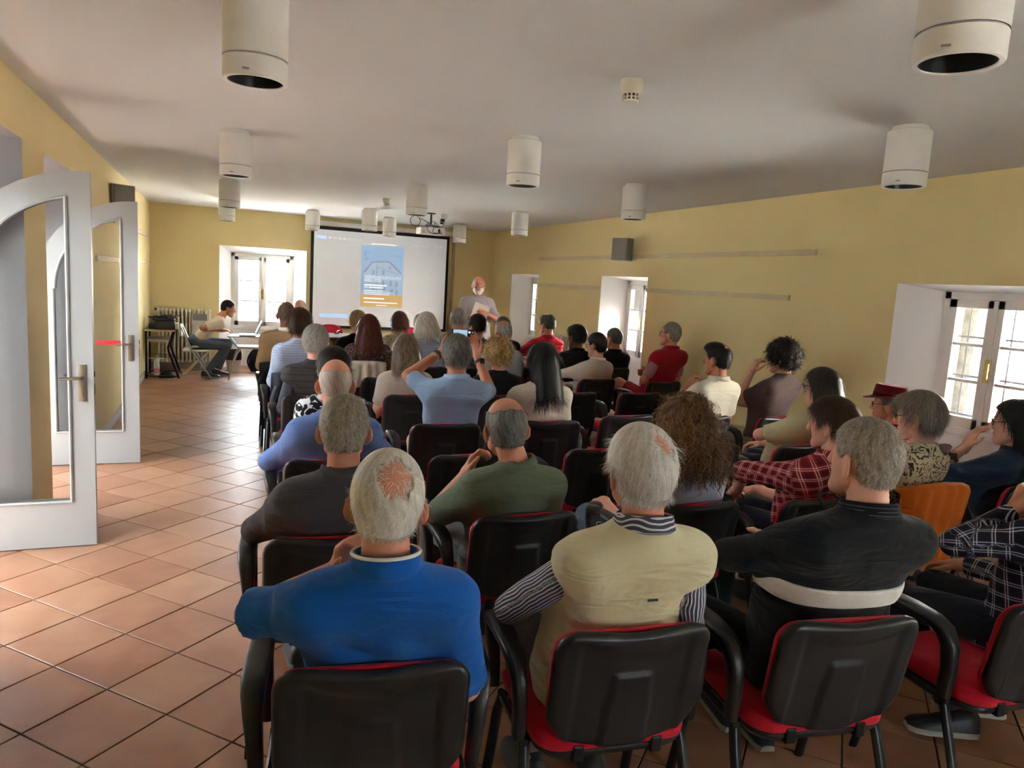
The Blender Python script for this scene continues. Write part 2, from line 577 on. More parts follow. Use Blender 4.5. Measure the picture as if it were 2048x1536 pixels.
# --- walls with deep splayed openings
def wall(name, P, u0, u1, holes, depth, outer=None, label=None, reveal=None):
    """P(u, n, z) -> world; n grows outward through the wall. holes: (u0,u1,ztop,du,dtop,nframe,zpar)"""
    mb = MB()
    us = sorted({u0, u1, *[x for hh in holes for x in hh[:2]]})
    zs = sorted({0.0, ZC, *[hh[2] for hh in holes]})
    for i in range(len(us) - 1):
        for j in range(len(zs) - 1):
            um, zm = (us[i] + us[i + 1]) / 2, (zs[j] + zs[j + 1]) / 2
            if any(hh[0] < um < hh[1] and zm < hh[2] for hh in holes): continue
            mb.cur = 0
            mb.add([P(us[i], 0, zs[j]), P(us[i + 1], 0, zs[j]), P(us[i + 1], 0, zs[j + 1]), P(us[i], 0, zs[j + 1])], [(0, 1, 2, 3)])
            mb.add([P(us[i], depth, zs[j]), P(us[i + 1], depth, zs[j]), P(us[i + 1], depth, zs[j + 1]), P(us[i], depth, zs[j + 1])], [(0, 1, 2, 3)])
    mb.cur = 1
    for a, b_, zt, du, dt, nf, zp in holes:
        A, B_, T = a + du, b_ - du, zt - dt
        mb.add([P(a, 0, 0), P(a, 0, zt), P(A, nf, T), P(A, nf, 0)], [(0, 1, 2, 3)])
        mb.add([P(b_, 0, 0), P(b_, 0, zt), P(B_, nf, T), P(B_, nf, 0)], [(0, 1, 2, 3)])
        mb.add([P(a, 0, zt), P(b_, 0, zt), P(B_, nf, T), P(A, nf, T)], [(0, 1, 2, 3)])
        for u in (A, B_):
            mb.add([P(u, nf, 0), P(u, nf, T), P(u, depth, T), P(u, depth, 0)], [(0, 1, 2, 3)])
        mb.add([P(A, nf, T), P(B_, nf, T), P(B_, depth, T), P(A, depth, T)], [(0, 1, 2, 3)])
        # fill the outside face between the splayed opening and the hole's own size
        for (p, q) in ((a, A), (B_, b_)):
            mb.add([P(p, depth, 0), P(q, depth, 0), P(q, depth, zt), P(p, depth, zt)], [(0, 1, 2, 3)])
        mb.add([P(A, depth, T), P(B_, depth, T), P(B_, depth, zt), P(A, depth, zt)], [(0, 1, 2, 3)])
        if zp > 0:
            mb.add([P(A, nf, 0), P(B_, nf, 0), P(B_, nf, zp), P(A, nf, zp)], [(0, 1, 2, 3)])
            mb.add([P(A, nf, zp), P(B_, nf, zp), P(B_, depth, zp), P(A, depth, zp)], [(0, 1, 2, 3)])
            mb.add([P(A, depth, 0), P(B_, depth, 0), P(B_, depth, zp), P(A, depth, zp)], [(0, 1, 2, 3)])
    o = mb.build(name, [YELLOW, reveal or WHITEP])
    tag(o, label, kind='structure')
    return o
PR = lambda u, n, z: (XR + n, u, z)
PB = lambda u, n, z: (u, YB + n, z)
PL = lambda u, n, z: (XL - n, u, z)
PN = lambda u, n, z: (u, YN - n, z)
RW = [(10.88, 12.05), (7.62, 8.77), (2.93, 4.10), (-1.21, -0.04)]  # last opening is the unseen window added behind the camera
wall('wall_right', PR, YN, YB, [(a, b_, 1.875, 0.17, 0.04, 0.32, 0.775) for a, b_ in RW], 0.55, label='ochre yellow plaster wall on the right with deep window niches')
wall('wall_back', PB, XL, XR, [(0.03, 1.42, 2.045, 0.19, 0.10, 0.34, 0.655)], 0.55, label='ochre yellow end wall behind the projection screen')
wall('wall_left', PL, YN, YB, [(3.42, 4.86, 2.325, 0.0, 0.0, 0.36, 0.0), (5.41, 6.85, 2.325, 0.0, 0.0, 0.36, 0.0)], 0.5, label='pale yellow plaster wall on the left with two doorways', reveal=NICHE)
wall('wall_near', PN, XL, XR, [(1.90, 2.90, 2.045, 0.19, 0.10, 0.34, 0.655)], 0.55, label='yellow wall behind the audience')  # its opening is added to let fill light onto the foreground
ceiling = MB().box((1.9, 5.4, ZC + 0.1), (10.0, 16.5, 0.2)).build('ceiling', CEIL)
tag(ceiling, 'pinkish white plaster ceiling with soft brush marks', kind='structure')
# corridor beyond the doorways
cor = MB()
cor.box((-3.6, 5.1, 1.32), (0.2, 8.0, 2.64)); cor.box((-2.5, 1.1, 1.32), (2.0, 0.2, 2.64)); cor.box((-2.5, 9.1, 1.32), (2.0, 0.2, 2.64))
tag(cor.build('wall_corridor', WHITEP), 'plain wall of the corridor beyond the doorways', kind='structure')
# baseboards
BASE = mat('baseboard_paint', (0.55, 0.52, 0.50), 0.5)
def board(name, segs, label):
    mb = MB()
    for c, s in segs: mb.box(c, s, bev=0.003)
    tag(mb.build(name, BASE), label, kind='structure')
board('baseboard_back', [((-0.486, YB - 0.006, 0.045), (1.03, 0.016, 0.09)), ((3.13, YB - 0.006, 0.045), (3.42, 0.016, 0.09))], 'low pale baseboard along the end wall')
board('baseboard_left', [((XL + 0.006, 9.93, 0.045), (0.016, 6.16, 0.09)), ((XL + 0.006, 5.135, 0.045), (0.016, 0.55, 0.09)), ((XL + 0.006, 0.61, 0.045), (0.016, 5.62, 0.09))], 'low pale baseboard along the left wall')
board('baseboard_right', [((XR - 0.006, (a + b_) / 2, 0.045), (0.016, b_ - a, 0.09)) for a, b_ in ((YN, -1.21), (-.04, 2.93), (4.10, 7.62), (8.77, 10.88), (12.05, YB))], 'low pale baseboard along the right wall')
# picture rails
RAILW = mat('pale_wood_rail', (0.64, 0.54, 0.34), 0.6, bump=(12, 0.1), var=(0.57, 0.47, 0.28))
def rail(name, segs, label):
    mb = MB()
    for c, s in segs: mb.box(c, s, bev=0.003)
    tag(mb.build(name, RAILW), label, kind='structure')
rail('trim_1', [((XR - 0.011, 7.91, 2.125), (0.022, 5.92, 0.05))], 'long wooden picture rail above the right-hand windows')
rail('trim_2', [((XR - 0.011, 9.79, 1.712), (0.022, 2.05, 0.05))], 'short wooden picture rail between the two far right windows')
rail('trim_3', [((XR - 0.011, 6.415, 1.718), (0.022, 2.40, 0.05))], 'lower wooden picture rail right of the middle window')
rail('trim_4', [((XL + 0.011, 9.9, 1.70), (0.022, 5.0, 0.05))], 'lower pale picture rail along the left wall')
rail('trim_5', [((XL + 0.011, 10.6, 2.10), (0.022, 4.0, 0.05))], 'upper pale picture rail along the left wall')

# --- windows: fixed frame, two casements with three panes each
def window(name, P, a, b_, z0, z1, n, label, handles=True, rows=3):
    root = empty(name)
    tag(root, label, kind='structure')
    def bx(u0, u1, n0, n1, za, zb, mb):
        ps = [P(u, q, z) for u in (u0, u1) for q in (n0, n1) for z in (za, zb)]
        lo = [min(p[i] for p in ps) for i in range(3)]; hi = [max(p[i] for p in ps) for i in range(3)]
        mb.box([(lo[i] + hi[i]) / 2 for i in range(3)], [hi[i] - lo[i] for i in range(3)], bev=0.004)
    fr = MB(); t = 0.055
    bx(a, a + t, n, n + .08, z0, z1, fr); bx(b_ - t, b_, n, n + .08, z0, z1, fr)
    bx(a, b_, n, n + .08, z1 - t, z1, fr); bx(a, b_, n - .02, n + .08, z0, z0 + t, fr)
    fr.build('window_frame', WOODW, root)
    mid = (a + b_) / 2
    for k, (p, q) in enumerate(((a + t, mid), (mid, b_ - t))):
        s = MB(); w = 0.062
        zb, zt = z0 + t, z1 - t
        bx(p, p + w, n - .012, n + .045, zb, zt, s); bx(q - w, q, n - .012, n + .045, zb, zt, s)
        bx(p, q, n - .012, n + .045, zb, zb + w + .02, s); bx(p, q, n - .012, n + .045, zt - w, zt, s)
        so = s.build('casement', WOODW, root)
        gz0, gz1 = zb + w + .02, zt - w
        for r in range(1, rows):
            zz = gz0 + (gz1 - gz0) * r / rows
            mu = MB(); bx(p + w, q - w, n - .005, n + .035, zz - .011, zz + .011, mu); mu.build('glazing_bar', WOODW, so)
        for r in range(rows):
            za, zc = gz0 + (gz1 - gz0) * r / rows, gz0 + (gz1 - gz0) * (r + 1) / rows
            pn = MB(); pn.add([P(p + w, n + .02, za), P(q - w, n + .02, za), P(q - w, n + .02, zc), P(p + w, n + .02, zc)], [(0, 1, 2, 3)])
            pn.build('pane', GLASS, so)
        if k == 1:
            hd = MB(); zh = z0 + (z1 - z0) * 0.47
            bx(mid - .02, mid + .02, n - .022, n - .010, zh - .085, zh + .085, hd)
            bx(mid - .035, mid - .022, n - .06, n - .045, zh - .055, zh + .055, hd)
            bx(mid - .03, mid + .005, n - .06, n - .02, zh - .008, zh + .008, hd)
            hd.build('window_handle', BRASS, root)
    ca = MB(); bx(mid - .018, mid + .018, n - .02, n - .01, z0 + t, z1 - t, ca); ca.build('cover_strip', WOODW, root)
    return root
window('window_1', PB, 0.22, 1.23, 0.655, 1.945, 0.335, 'white two-casement window in the end wall left of the screen')
window('window_2', PR, RW[0][0] + .17, RW[0][1] - .17, 0.775, 1.835, 0.315, 'white window in the far right niche nearest the end wall')
window('window_3', PR, RW[1][0] + .17, RW[1][1] - .17, 0.775, 1.835, 0.315, 'white window in the middle niche of the right wall')
window('window_4', PR, RW[2][0] + .17, RW[2][1] - .17, 0.775, 1.835, 0.315, 'white window with brass handle nearest on the right wall')

window('fill_window_near', PN, 2.09, 2.71, 0.655, 1.945, 0.335, 'unseen narrow white fill-light window added behind the audience')  # out of view, added to brighten the foreground
window('fill_window_rear', PR, RW[3][0] + .17, RW[3][1] - .17, 0.775, 1.835, 0.315, 'unseen white right-hand fill-light window added behind the last row')  # out of view, added behind the camera as fill for the foreground

# --- arched glazed doors standing open
def arch_pts(R, n=20, c=(0, 1.445), a0=PI / 2, a1=PI):
    return [(c[0] + R * math.cos(a0 + (a1 - a0) * i / n), c[1] + R * math.sin(a0 + (a1 - a0) * i / n)) for i in range(n + 1)]
def door(name, y, xfree, label, sticker=False):
    root = empty(name, (xfree, y, 0.0))
    tag(root, label, kind='structure')
    W, T = 0.725, 0.045
    # local: x from -W (hinge) to 0 (free edge); outer outline minus glazing
    outer = [(-W, 0.006), (0, 0.006)] + arch_pts(W, 20)
    R2, st = 0.592, 0.122
    inner = [(-W + st, 0.278), (-st, 0.278)]
    arc = [(x, z) for x, z in arch_pts(R2, 20) if x <= -st - 1e-6 and x >= -W + st]
    ztop = 1.445 + math.sqrt(R2 * R2 - st * st)
    zl = 1.445 + math.sqrt(max(0, R2 * R2 - (W - st) ** 2)) if R2 > W - st else 1.445
    inner += [(-st, ztop)] + arc + [(-W + st, zl)]
    def frame_mesh(o, i, y0, y1):
        bm = bmesh.new()
        for yy in (y0, y1):
            es = []
            for loop in (o, i):
                vs = [bm.verts.new((x, yy, z)) for x, z in loop]
                es += [bm.edges.new((vs[k], vs[(k + 1) % len(vs)])) for k in range(len(vs))]
            bmesh.ops.triangle_fill(bm, use_beauty=True, use_dissolve=False, edges=es)
        bm.verts.ensure_lookup_table()
        no, ni = len(o), len(i)
        for base, cnt in ((0, no), (no, ni)):
            for k in range(cnt):
                a, b_ = bm.verts[base + k], bm.verts[base + (k + 1) % cnt]
                c, d = bm.verts[no + ni + base + (k + 1) % cnt], bm.verts[no + ni + base + k]
                bm.faces.new((a, b_, c, d))
        bmesh.ops.recalc_face_normals(bm, faces=bm.faces[:])
        me = bpy.data.meshes.new('door_leaf'); bm.to_mesh(me); bm.free()
        return me
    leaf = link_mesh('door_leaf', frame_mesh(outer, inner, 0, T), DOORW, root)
    # raised moulding round the glass
    mb = MB()
    for sgn in (-1, 1):
        yy = -0.004 if sgn < 0 else T + 0.004
        pts = [Vector((x, yy, z)) for x, z in inner]
        pts.append(pts[0])
        for k in range(len(pts) - 1):
            mb.tube([pts[k], pts[k + 1]], 0.009, 6)
    mb.build('glazing_bead', DOORW, leaf)
    g = MB(); g.add([(x, T / 2, z) for x, z in inner], [tuple(range(len(inner)))])
    g.build('glass_pane', GLASS, root)
    hz = 1.0
    for sgn, yy in ((-1, -0.004), (1, T + 0.004)):
        h = MB()
        h.box((-0.058, yy, hz - 0.02), (0.042, 0.008, 0.215), bev=0.003)
        h.box((-0.058, yy + sgn * 0.004, hz - 0.085), (0.014, 0.008, 0.03), bev=0.002)
        h.tube([(-0.058, yy, hz + 0.012), (-0.058, yy + sgn * 0.045, hz + 0.012)], 0.009, 10)
        h.tube([(-0.058, yy + sgn * 0.045, hz + 0.012), (-0.085, yy + sgn * 0.05, hz + 0.013), (-0.165, yy + sgn * 0.048, hz + 0.010)], [0.010, 0.010, 0.007], 10)
        h.build('door_handle', BRONZE, root, True)
    l = MB(); l.box((0.001, T / 2, hz + 0.03), (0.006, 0.024, 0.03)); l.box((0.001, T / 2, hz - .06), (0.003, 0.022, 0.06))
    l.build('latch', BLACKP, root)
    if sticker:
        s = MB(); s.box((-0.215, -0.006 + T / 2, 1.02), (0.19, 0.003, 0.035)); s.build('safety_strip', mat('red_sticker', (0.62, 0.01, 0.02), 0.5), root)
    return root
door('door_1', 4.74, -0.660, 'nearer white arched glass door leaf standing open on the left')
door('door_2', 6.71, -0.602, 'farther white arched glass door leaf with red strip standing open', True)
for k, (y0, y1) in enumerate(((3.42, 4.86), (5.41, 6.85))):
    fr = MB(); yc = (y0 + y1) / 2; R = 0.70
    pts = [(y0, 0), (y0, 2.325), (y1, 2.325), (y1, 0), (yc + R, 0), (yc + R, 1.445)]
    pts += [(yc + R * math.cos(a), 1.445 + R * math.sin(a)) for a in [PI * i / 24 for i in range(1, 24)]]
    pts += [(yc - R, 1.445), (yc - R, 0)]
    bm = bmesh.new()
    vs = [bm.verts.new((XL - 0.375, p, z)) for p, z in pts]
    f = bm.faces.new(vs)
    r = bmesh.ops.extrude_face_region(bm, geom=[f])
    for v in [e for e in r['geom'] if isinstance(e, bmesh.types.BMVert)]: v.co.x -= 0.09
    bmesh.ops.triangulate(bm, faces=bm.faces[:])
    bmesh.ops.recalc_face_normals(bm, faces=bm.faces[:])
    me = bpy.data.meshes.new('arched_frame'); bm.to_mesh(me); bm.free()
    tag(link_mesh('trim_%d' % (6 + k), me, WHITEP), ('white arched frame of the nearer doorway', 'white arched frame of the farther doorway')[k], kind='structure')

# ------------------------------------------------------------------ outside
PLAST = mat('sunlit_plaster', (0.78, 0.74, 0.68), 0.9, var=(0.70, 0.66, 0.60), vscale=1.5)
GROUND = mat('pale_gravel', (0.66, 0.64, 0.60), 0.95, var=(0.58, 0.56, 0.52))
yard = MB().box((11.0, 14.0, -0.42), (60, 60, 0.2))
tag(yard.build('ground', GROUND), 'pale ground outside the windows', kind='structure')
fac = empty('facade_building', (11.6, 6.0, -0.32))
tag(fac, 'sunlit pale house opposite seen through the right windows', 'building')
w = MB(); w.box((0.5, 0, 1.9), (1.0, 30, 3.8)); w.build('wall', PLAST, fac)
w = MB(); w.box((-0.03, 0, 0.55), (0.06, 30, 1.1)); w.build('plinth', mat('brick_red_plinth', (0.10, 0.03, 0.025), 0.9), fac)
SHUT = mat('grey_shutter', (0.045, 0.045, 0.05), 0.7)
for yy in (-3.6, -0.9, 2.2, 5.6, 9.2):
    s = MB()
    s.box((-0.04, yy - .52, 2.05), (0.05, 0.05, 1.5)); s.box((-0.04, yy + .52, 2.05), (0.05, 0.05, 1.5)); s.box((-0.04, yy, 2.05), (0.05, 0.05, 1.5))
    for q in range(18): s.box((-0.04, yy, 1.36 + q * 0.081), (0.02, 1.04, 0.05), None)
    s.build('shutter', SHUT, fac)
# iron grilles outside the right-hand windows
IRON = mat('wrought_iron', (0.012, 0.012, 0.016), 0.6, 0.5)
for k, (a, b_) in enumerate(RW):
    g = MB(); a2, b2 = a + .17, b_ - .17
    for i in range(5):
        u = a2 + (b2 - a2) * (i + 0.5) / 5
        g.tube([(XR + .52, u, 0.72), (XR + .52, u, 1.86)], 0.007, 6)
    for z in (0.9, 1.2, 1.5, 1.75): g.box((XR + .52, (a2 + b2) / 2, z), (0.006, b2 - a2, 0.016))
    tag(g.build('window_grille', IRON), ('iron bars outside the far right window', 'iron bars outside the middle right window', 'iron bars outside the nearest right window', 'iron bars outside the added fill-light window behind the last row')[k], 'grille')
st = MB(); st.box((XR + .75, 4.02, 0.9), (0.25, 0.30, 2.6), bev=0.02)
tag(st.build('stone_pilaster', mat('rough_stone', (0.10, 0.095, 0.08), 0.95, bump=(22, 0.9), var=(0.05, 0.047, 0.04), vscale=14)), 'rough stone pilaster outside the nearest right window', 'pilaster')
# beyond the end window: balcony house and garden shrubs
hs = empty('garden_house', (3.6, 27.0, -0.3))
tag(hs, 'pale house with red tiled roof beyond the end window', 'building')
w = MB(); w.box((0, 0, 1.3), (5.0, 4.0, 2.6)); w.build('wall', PLAST, hs)
w = MB(); w.prism([(-2.9, 2.5), (2.9, 2.5), (0, 4.1)], 4.6, tr(0, -2.3, 0)); w.build('roof', mat('red_roof_tiles', (0.09, 0.02, 0.012), 0.85, var=(0.12, 0.035, 0.02), vscale=9), hs)
for xx in (-1.5, 0.2, 1.6):
    w = MB(); w.box((xx, -2.01, 1.5), (0.7, 0.06, 1.1)); w.build('window', mat('dark_window', (0.02, 0.02, 0.025), 0.3), hs)
LEAF = mat('leaf_green', (0.015, 0.04, 0.006), 0.7, var=(0.04, 0.075, 0.012), vscale=9)
RED = mat('red_painted_wood', (0.085, 0.010, 0.007), 0.7)
def shrub(loc, r, label):
    root = empty('garden_shrub', loc)
    tag(root, label, 'shrub')
    MB().tube([(0, 0, 0), (0.03, 0, r * 0.6), (0, 0.02, r * 1.2)], [0.05, 0.04, 0.02], 7).build('stem', mat('bark', (0.2, 0.13, 0.08), 0.9), root)
    mb = MB()
    for i in range(700):
        d = Vector(RNG.normal(size=3)); d.normalize()
        p = d * r * (0.55 + 0.45 * RNG.random()); p.z += r * 1.25
        u = Vector(RNG.normal(size=3)).normalized(); v = u.orthogonal().normalized()
        s = 0.05 + 0.04 * RNG.random()
        mb.add([p - u * s, p - v * s * .5 + u * s * .1, p + u * s, p + v * s * .5 + u * s * .1], [(0, 1, 2, 3)])
    tag(mb.build('foliage', LEAF, root), kind='stuff')
shrub((1.0, 17.6, -0.32), 0.62, 'leafy green shrub low outside the end window')
shrub((0.25, 19.5, -0.32), 0.75, 'larger green shrub left of the garden fence')
shrub((1.9, 20.5, -0.32), 0.8, 'green shrub before the house beyond the end window')
fence = empty('garden_fence', (0.9, 16.2, -0.32))
tag(fence, 'red slatted fence outside the end window', 'fence')
for i in range(16):
    MB().box((-1.1 + i * 0.15, 0, 0.62), (0.07, 0.02, 1.0)).build('slat', RED, fence)
MB().box((0.0, 0.025, 0.95), (2.5, 0.03, 0.06)).build('rail', RED, fence)
MB().box((0.0, 0.025, 0.35), (2.5, 0.03, 0.06)).build('rail', RED, fence)
# ------------------------------------------------------------------ ceiling fixtures
LAMPW = mat('lamp_white_enamel', (0.74, 0.73, 0.69), 0.4)
CHROME = mat('chrome', (0.75, 0.75, 0.77), 0.12, 1.0)
LAMPB = mat('lamp_reflector_black', (0.006, 0.006, 0.007), 0.3)
def make_lamp():
    root = empty('ceiling_lamp')
    MB().lathe([(0.088, 0), (0.088, -0.022)], 36).build('canopy', LAMPW, root, True)
    MB().lathe([(0.102, -0.022), (0.109, -0.026), (0.109, -0.235)], 36, cap1=False).build('housing', LAMPW, root, True)
    MB().lathe([(0.1065, -0.235), (0.1065, -0.241)], 36, cap0=False, cap1=False).build('chrome_groove', CHROME, root, True)
    ring = MB().lathe([(0.109, -0.241), (0.109, -0.306), (0.106, -0.310), (0.094, -0.310), (0.092, -0.306)], 36, cap0=False, cap1=False).build('rim', LAMPW, root, True)
    MB().lathe([(0.092, -0.306), (0.088, -0.25), (0.07, -0.20)], 36, cap0=False).build('reflector', LAMPB, root, True)
    MB().box((-0.03, -0.1088, -0.292), (0.022, 0.002, 0.006)).build('maker_mark', GREYP, ring)
    return root
LAMPS = [((0.12, 2.80), 'big white cylinder ceiling lamp at the upper left, nearest of its row'),
 ((0.12, 5.66), 'white cylinder ceiling lamp second in the left-hand row'),
 ((0.12, 8.62), 'white cylinder ceiling lamp third in the left-hand row'),
 ((0.12, 11.15), 'white cylinder ceiling lamp at the far end of the left row'),
 ((1.36, 11.75), 'white cylinder ceiling lamp over the left edge of the screen'),
 ((2.03, 10.65), 'white cylinder ceiling lamp left of centre before the screen'),
 ((2.57, 11.80), 'white cylinder ceiling lamp overlapping the top middle of the screen'),
 ((1.89, 7.42), 'white cylinder ceiling lamp in the middle row left of the projector'),
 ((3.78, 11.87), 'white cylinder ceiling lamp right of the projector near the far corner'),
 ((3.68, 8.98), 'white cylinder ceiling lamp far along the right-hand row'),
 ((1.86, 4.53), 'white cylinder ceiling lamp in the centre of the ceiling'),
 ((3.47, 5.79), 'white cylinder ceiling lamp above the grey wall speaker, right row'),
 ((3.41, 2.93), 'white cylinder ceiling lamp on the right near the yellow wall'),
 ((1.80, 1.43), 'largest white cylinder ceiling lamp cut by the top right corner')]
lamp0 = make_lamp()
for i, ((x, y), lab) in enumerate(LAMPS):
    o = lamp0 if i == 0 else copy_tree(lamp0)
    o.location = (x, y, ZC)
    o.rotation_euler = (0, 0, math.atan2(-x, y) * -1 if False else -math.atan2(x, y))
    tag(o, lab, 'lamp', 'white cylinder ceiling lamps')
IVORY = mat('ivory_plastic', (0.70, 0.66, 0.55), 0.45)
def detector(x, y, lab):
    r = empty('smoke_detector', (x, y, ZC))
    tag(r, lab, 'smoke detector', 'ceiling smoke detectors')
    MB().lathe([(0.055, 0), (0.055, -0.012), (0.05, -0.04), (0.040, -0.062)], 24).build('housing', IVORY, r, True)
    MB().lathe([(0.033, -0.062), (0.031, -0.088)], 24).build('sensor_chamber', BLACKP, r, True)
    g = MB()
    for k in range(12):
        a = 2 * PI * k / 12
        g.box((0.037 * math.cos(a), 0.037 * math.sin(a), -0.076), (0.008, 0.005, 0.03), None) if k % 1 == 0 else None
    g.lathe([(0.039, -0.074), (0.039, -0.078)], 24); g.lathe([(0.038, -0.088), (0.030, -0.096)], 24)
    g.build('vent_cage', IVORY, r)
detector(1.75, 3.02, 'ivory smoke detector on the near right part of the ceiling')
detector(1.93, 9.05, 'small ivory smoke detector far off above the screen')
# projector on its pole, with hanging cables
WHP = mat('white_plastic', (0.66, 0.65, 0.63), 0.45)
CABLE = mat('black_cable', (0.01, 0.01, 0.01), 0.5)
pj = empty('ceiling_projector', (2.87, 10.4, ZC))
tag(pj, 'white ceiling projector hanging on a black pole with looped cables', 'projector')
MB().lathe([(0.06, 0), (0.06, -0.015)], 20).build('ceiling_plate', BLACKP, pj)
MB().tube([(0, 0, -0.01), (0, 0, -0.17)], 0.014, 10).build('pole', BLACKP, pj, True)
b = MB(); b.box((0.02, 0, -0.175), (0.16, 0.16, 0.015)); b.box((-.06, 0, -.195), (.02, .2, .03)); b.box((.1, 0, -.195), (.02, .2, .03)); b.build('bracket', GREYP, pj)
b = MB(); b.box((0.01, 0.05, -0.255), (0.36, 0.28, 0.10), bev=0.012); bd = b.build('body', WHP, pj)
b = MB(); b.box((-0.13, -0.092, -0.255), (0.06, 0.006, 0.085), bev=.002); b.build('lens_cover', mat('pinkish_plastic', (0.6, 0.48, 0.46), 0.5), bd)
b = MB()
for k in range(5): b.box((0.02 + k * 0.03, -0.092, -0.285), (0.02, 0.005, 0.014))
b.box((0.1, -0.095, -0.25), (0.03, 0.02, 0.05)); b.build('connectors', BLACKP, bd)
def loop(c, rx, rz, y, n=22, a0=0, a1=2 * PI):
    return [(c[0] + rx * math.cos(a0 + (a1 - a0) * i / n), y, c[1] + rz * math.sin(a0 + (a1 - a0) * i / n)) for i in range(n + 1)]
for nm, path in (('cable', loop((-0.235, -0.15), 0.075, 0.07, 0.0)), ('cable', loop((0.03, -0.22), 0.12, 0.10, -0.11, 22, 2.4, 5.6)),
                 ('cable', bez((-0.17, 0, -0.11), (-0.09, -.02, -0.12), (-0.01, 0, -0.19))), ('cable', bez((0.0, -.1, -0.29), (0.02, -.12, -0.22), (0.05, -.03, -0.15))),
                 ('cable', bez((0.04, -.02, -0.20), (0.2, -.03, -0.25), (0.2, 0, -0.09))), ('cable', bez((0.02, 0, -0.13), (0.11, 0, -0.17), (0.10, -.02, -0.25)))):
    MB().tube(path, 0.0045, 6, M=tr(0, 0, 0.02)).build(nm, CABLE, pj, True)
b = MB(); b.box((0.165, 0, -0.09), (0.05, 0.05, 0.04), bev=.008); b.box((0.16, 0, -0.13), (0.04, 0.04, 0.03), bev=.008); b.build('plug', BLACKP, pj)
MB().box((0.20, 0.02, -0.03), (0.08, 0.06, 0.06), bev=.005).build('socket_box', WHP, pj)

# ------------------------------------------------------------------ projection screen and slide
ps = empty('projection_screen', (2.71, YB - 0.06, 0))
tag(ps, 'large white projection screen with black border on the end wall', 'screen')
SCR = mat('screen_cloth', (0.68, 0.69, 0.70), 0.8, emis=((0.75, 0.78, 0.82), 0.030))
MB().box((0, 0.005, 1.61), (2.46, 0.012, 1.74)).build('black_border', mat('border_black', (0.012, 0.012, 0.014), 0.8), ps)
cl = MB().box((0, -0.004, 1.61), (2.36, 0.012, 1.64)).build('screen_cloth', SCR, ps)
MB().box((0.05, 0.015, 2.535), (2.66, 0.085, 0.085), bev=.015).build('case', WHP, ps)
MB().box((1.33, 0.03, 1.6), (0.05, 0.03, 1.9), bev=.005).build('side_strip', mat('tan_strip', (0.45, 0.33, 0.2), 0.6), ps)
EM = 0.085
def glow(n, c, s=EM): return mat(n, tuple(x * 0.5 for x in c), 0.8, emis=(c, s))
def slab(name, x0, x1, z0, z1, y, m, parent):
    return MB().box(((x0 + x1) / 2, y, (z0 + z1) / 2), (x1 - x0, 0.001, z1 - z0)).build(name, m, parent)
X0, X1, Z0, Z1 = 2.345 - 2.71, 3.10 - 2.71, 1.15, 2.22
LIGHT = glow('slide_white', (0.95, 0.97, 1.0), 0.10)
sky_ = slab('slide_sky', X0, X1, 1.365, Z1, -0.0108, glow('slide_blue', (0.42, 0.63, 0.90), .06), cl)
slab('slide_band', X0, X1, Z0, 1.365, -0.0108, glow('slide_ochre', (0.82, 0.55, 0.22), .06), cl)
PALE = glow('slide_house', (0.50, 0.66, 0.84), .06); EDGE = glow('slide_roof', (0.40, 0.40, 0.46), 0.055); DIM = glow('slide_window', (0.34, 0.49, 0.70), 0.055)
def polyp(name, pts, y, m):
    MB().prism(pts, 0.001, tr(0, y, 0)).build(name, m, cl)
px = lambda u: X0 + (X1 - X0) * u
pz = lambda v: Z1 - (Z1 - Z0) * v
polyp('slide_house_front', [(px(.06), pz(.80)), (px(.06), pz(.43)), (px(.24), pz(.27)), (px(.66), pz(.245)), (px(.95), pz(.44)), (px(.95), pz(.80))], -0.0125, PALE)
for q in ([(.06, .43), (.24, .26), (.26, .275), (.09, .45)], [(.24, .26), (.66, .235), (.67, .255), (.26, .28)], [(.66, .235), (.96, .42), (.94, .44), (.64, .255)], [(.38, .34), (.90, .45), (.90, .457), (.38, .348)], [(.36, .30), (.375, .30), (.375, .78), (.36, .78)]):
    polyp('slide_roof_line', [(px(a), pz(c)) for a, c in q], -0.0138, EDGE)
for (u, v, w_, h_) in ((.26, .40, .05, .07), (.27, .52, .05, .08), (.50, .39, .05, .08), (.65, .32, .04, .05), (.50, .56, .05, .08), (.68, .56, .05, .08), (.82, .57, .05, .08), (.70, .70, .07, .09), (.83, .71, .05, .08), (.27, .66, .05, .08), (.52, .67, .06, .1)):
    polyp('slide_window_mark', [(px(u), pz(v)), (px(u + w_), pz(v)), (px(u + w_), pz(v + h_)), (px(u), pz(v + h_))], -0.0138, DIM)
def text(body, x, z, size, m, y=-0.0155, parent=None, name='slide_lettering'):
    cu = bpy.data.curves.new(name, 'FONT'); cu.body = body; cu.size = size; cu.extrude = 0.0003
    cu.materials.append(m)
    o = bpy.data.objects.new(name, cu); COL.objects.link(o); o.parent = parent or cl
    o.location = (x, y, z); o.rotation_euler = (PI / 2, 0, 0)
    bpy.context.view_layer.update()
    me = bpy.data.meshes.new_from_object(o.evaluated_get(bpy.context.evaluated_depsgraph_get()))
    q = bpy.data.objects.new(name, me); COL.objects.link(q); q.parent = o.parent; q.location = o.location; q.rotation_euler = o.rotation_euler
    bpy.data.objects.remove(o)
    q.name = name
    return q
text('VOHEXDI LEVUUHO', px(.08), pz(.535), 0.072, LIGHT)
text('DELLETSI', px(.08), pz(.588), 0.072, LIGHT)
slab('slide_text_line', px(.08), px(.62), pz(.645) - .012, pz(.645) + .012, -0.0145, LIGHT, cl)
text('PER', px(.08), pz(.695), 0.042, LIGHT)
slab('slide_text_line', px(.20), px(.53), pz(.683) - .011, pz(.683) + .011, -0.0145, LIGHT, cl)
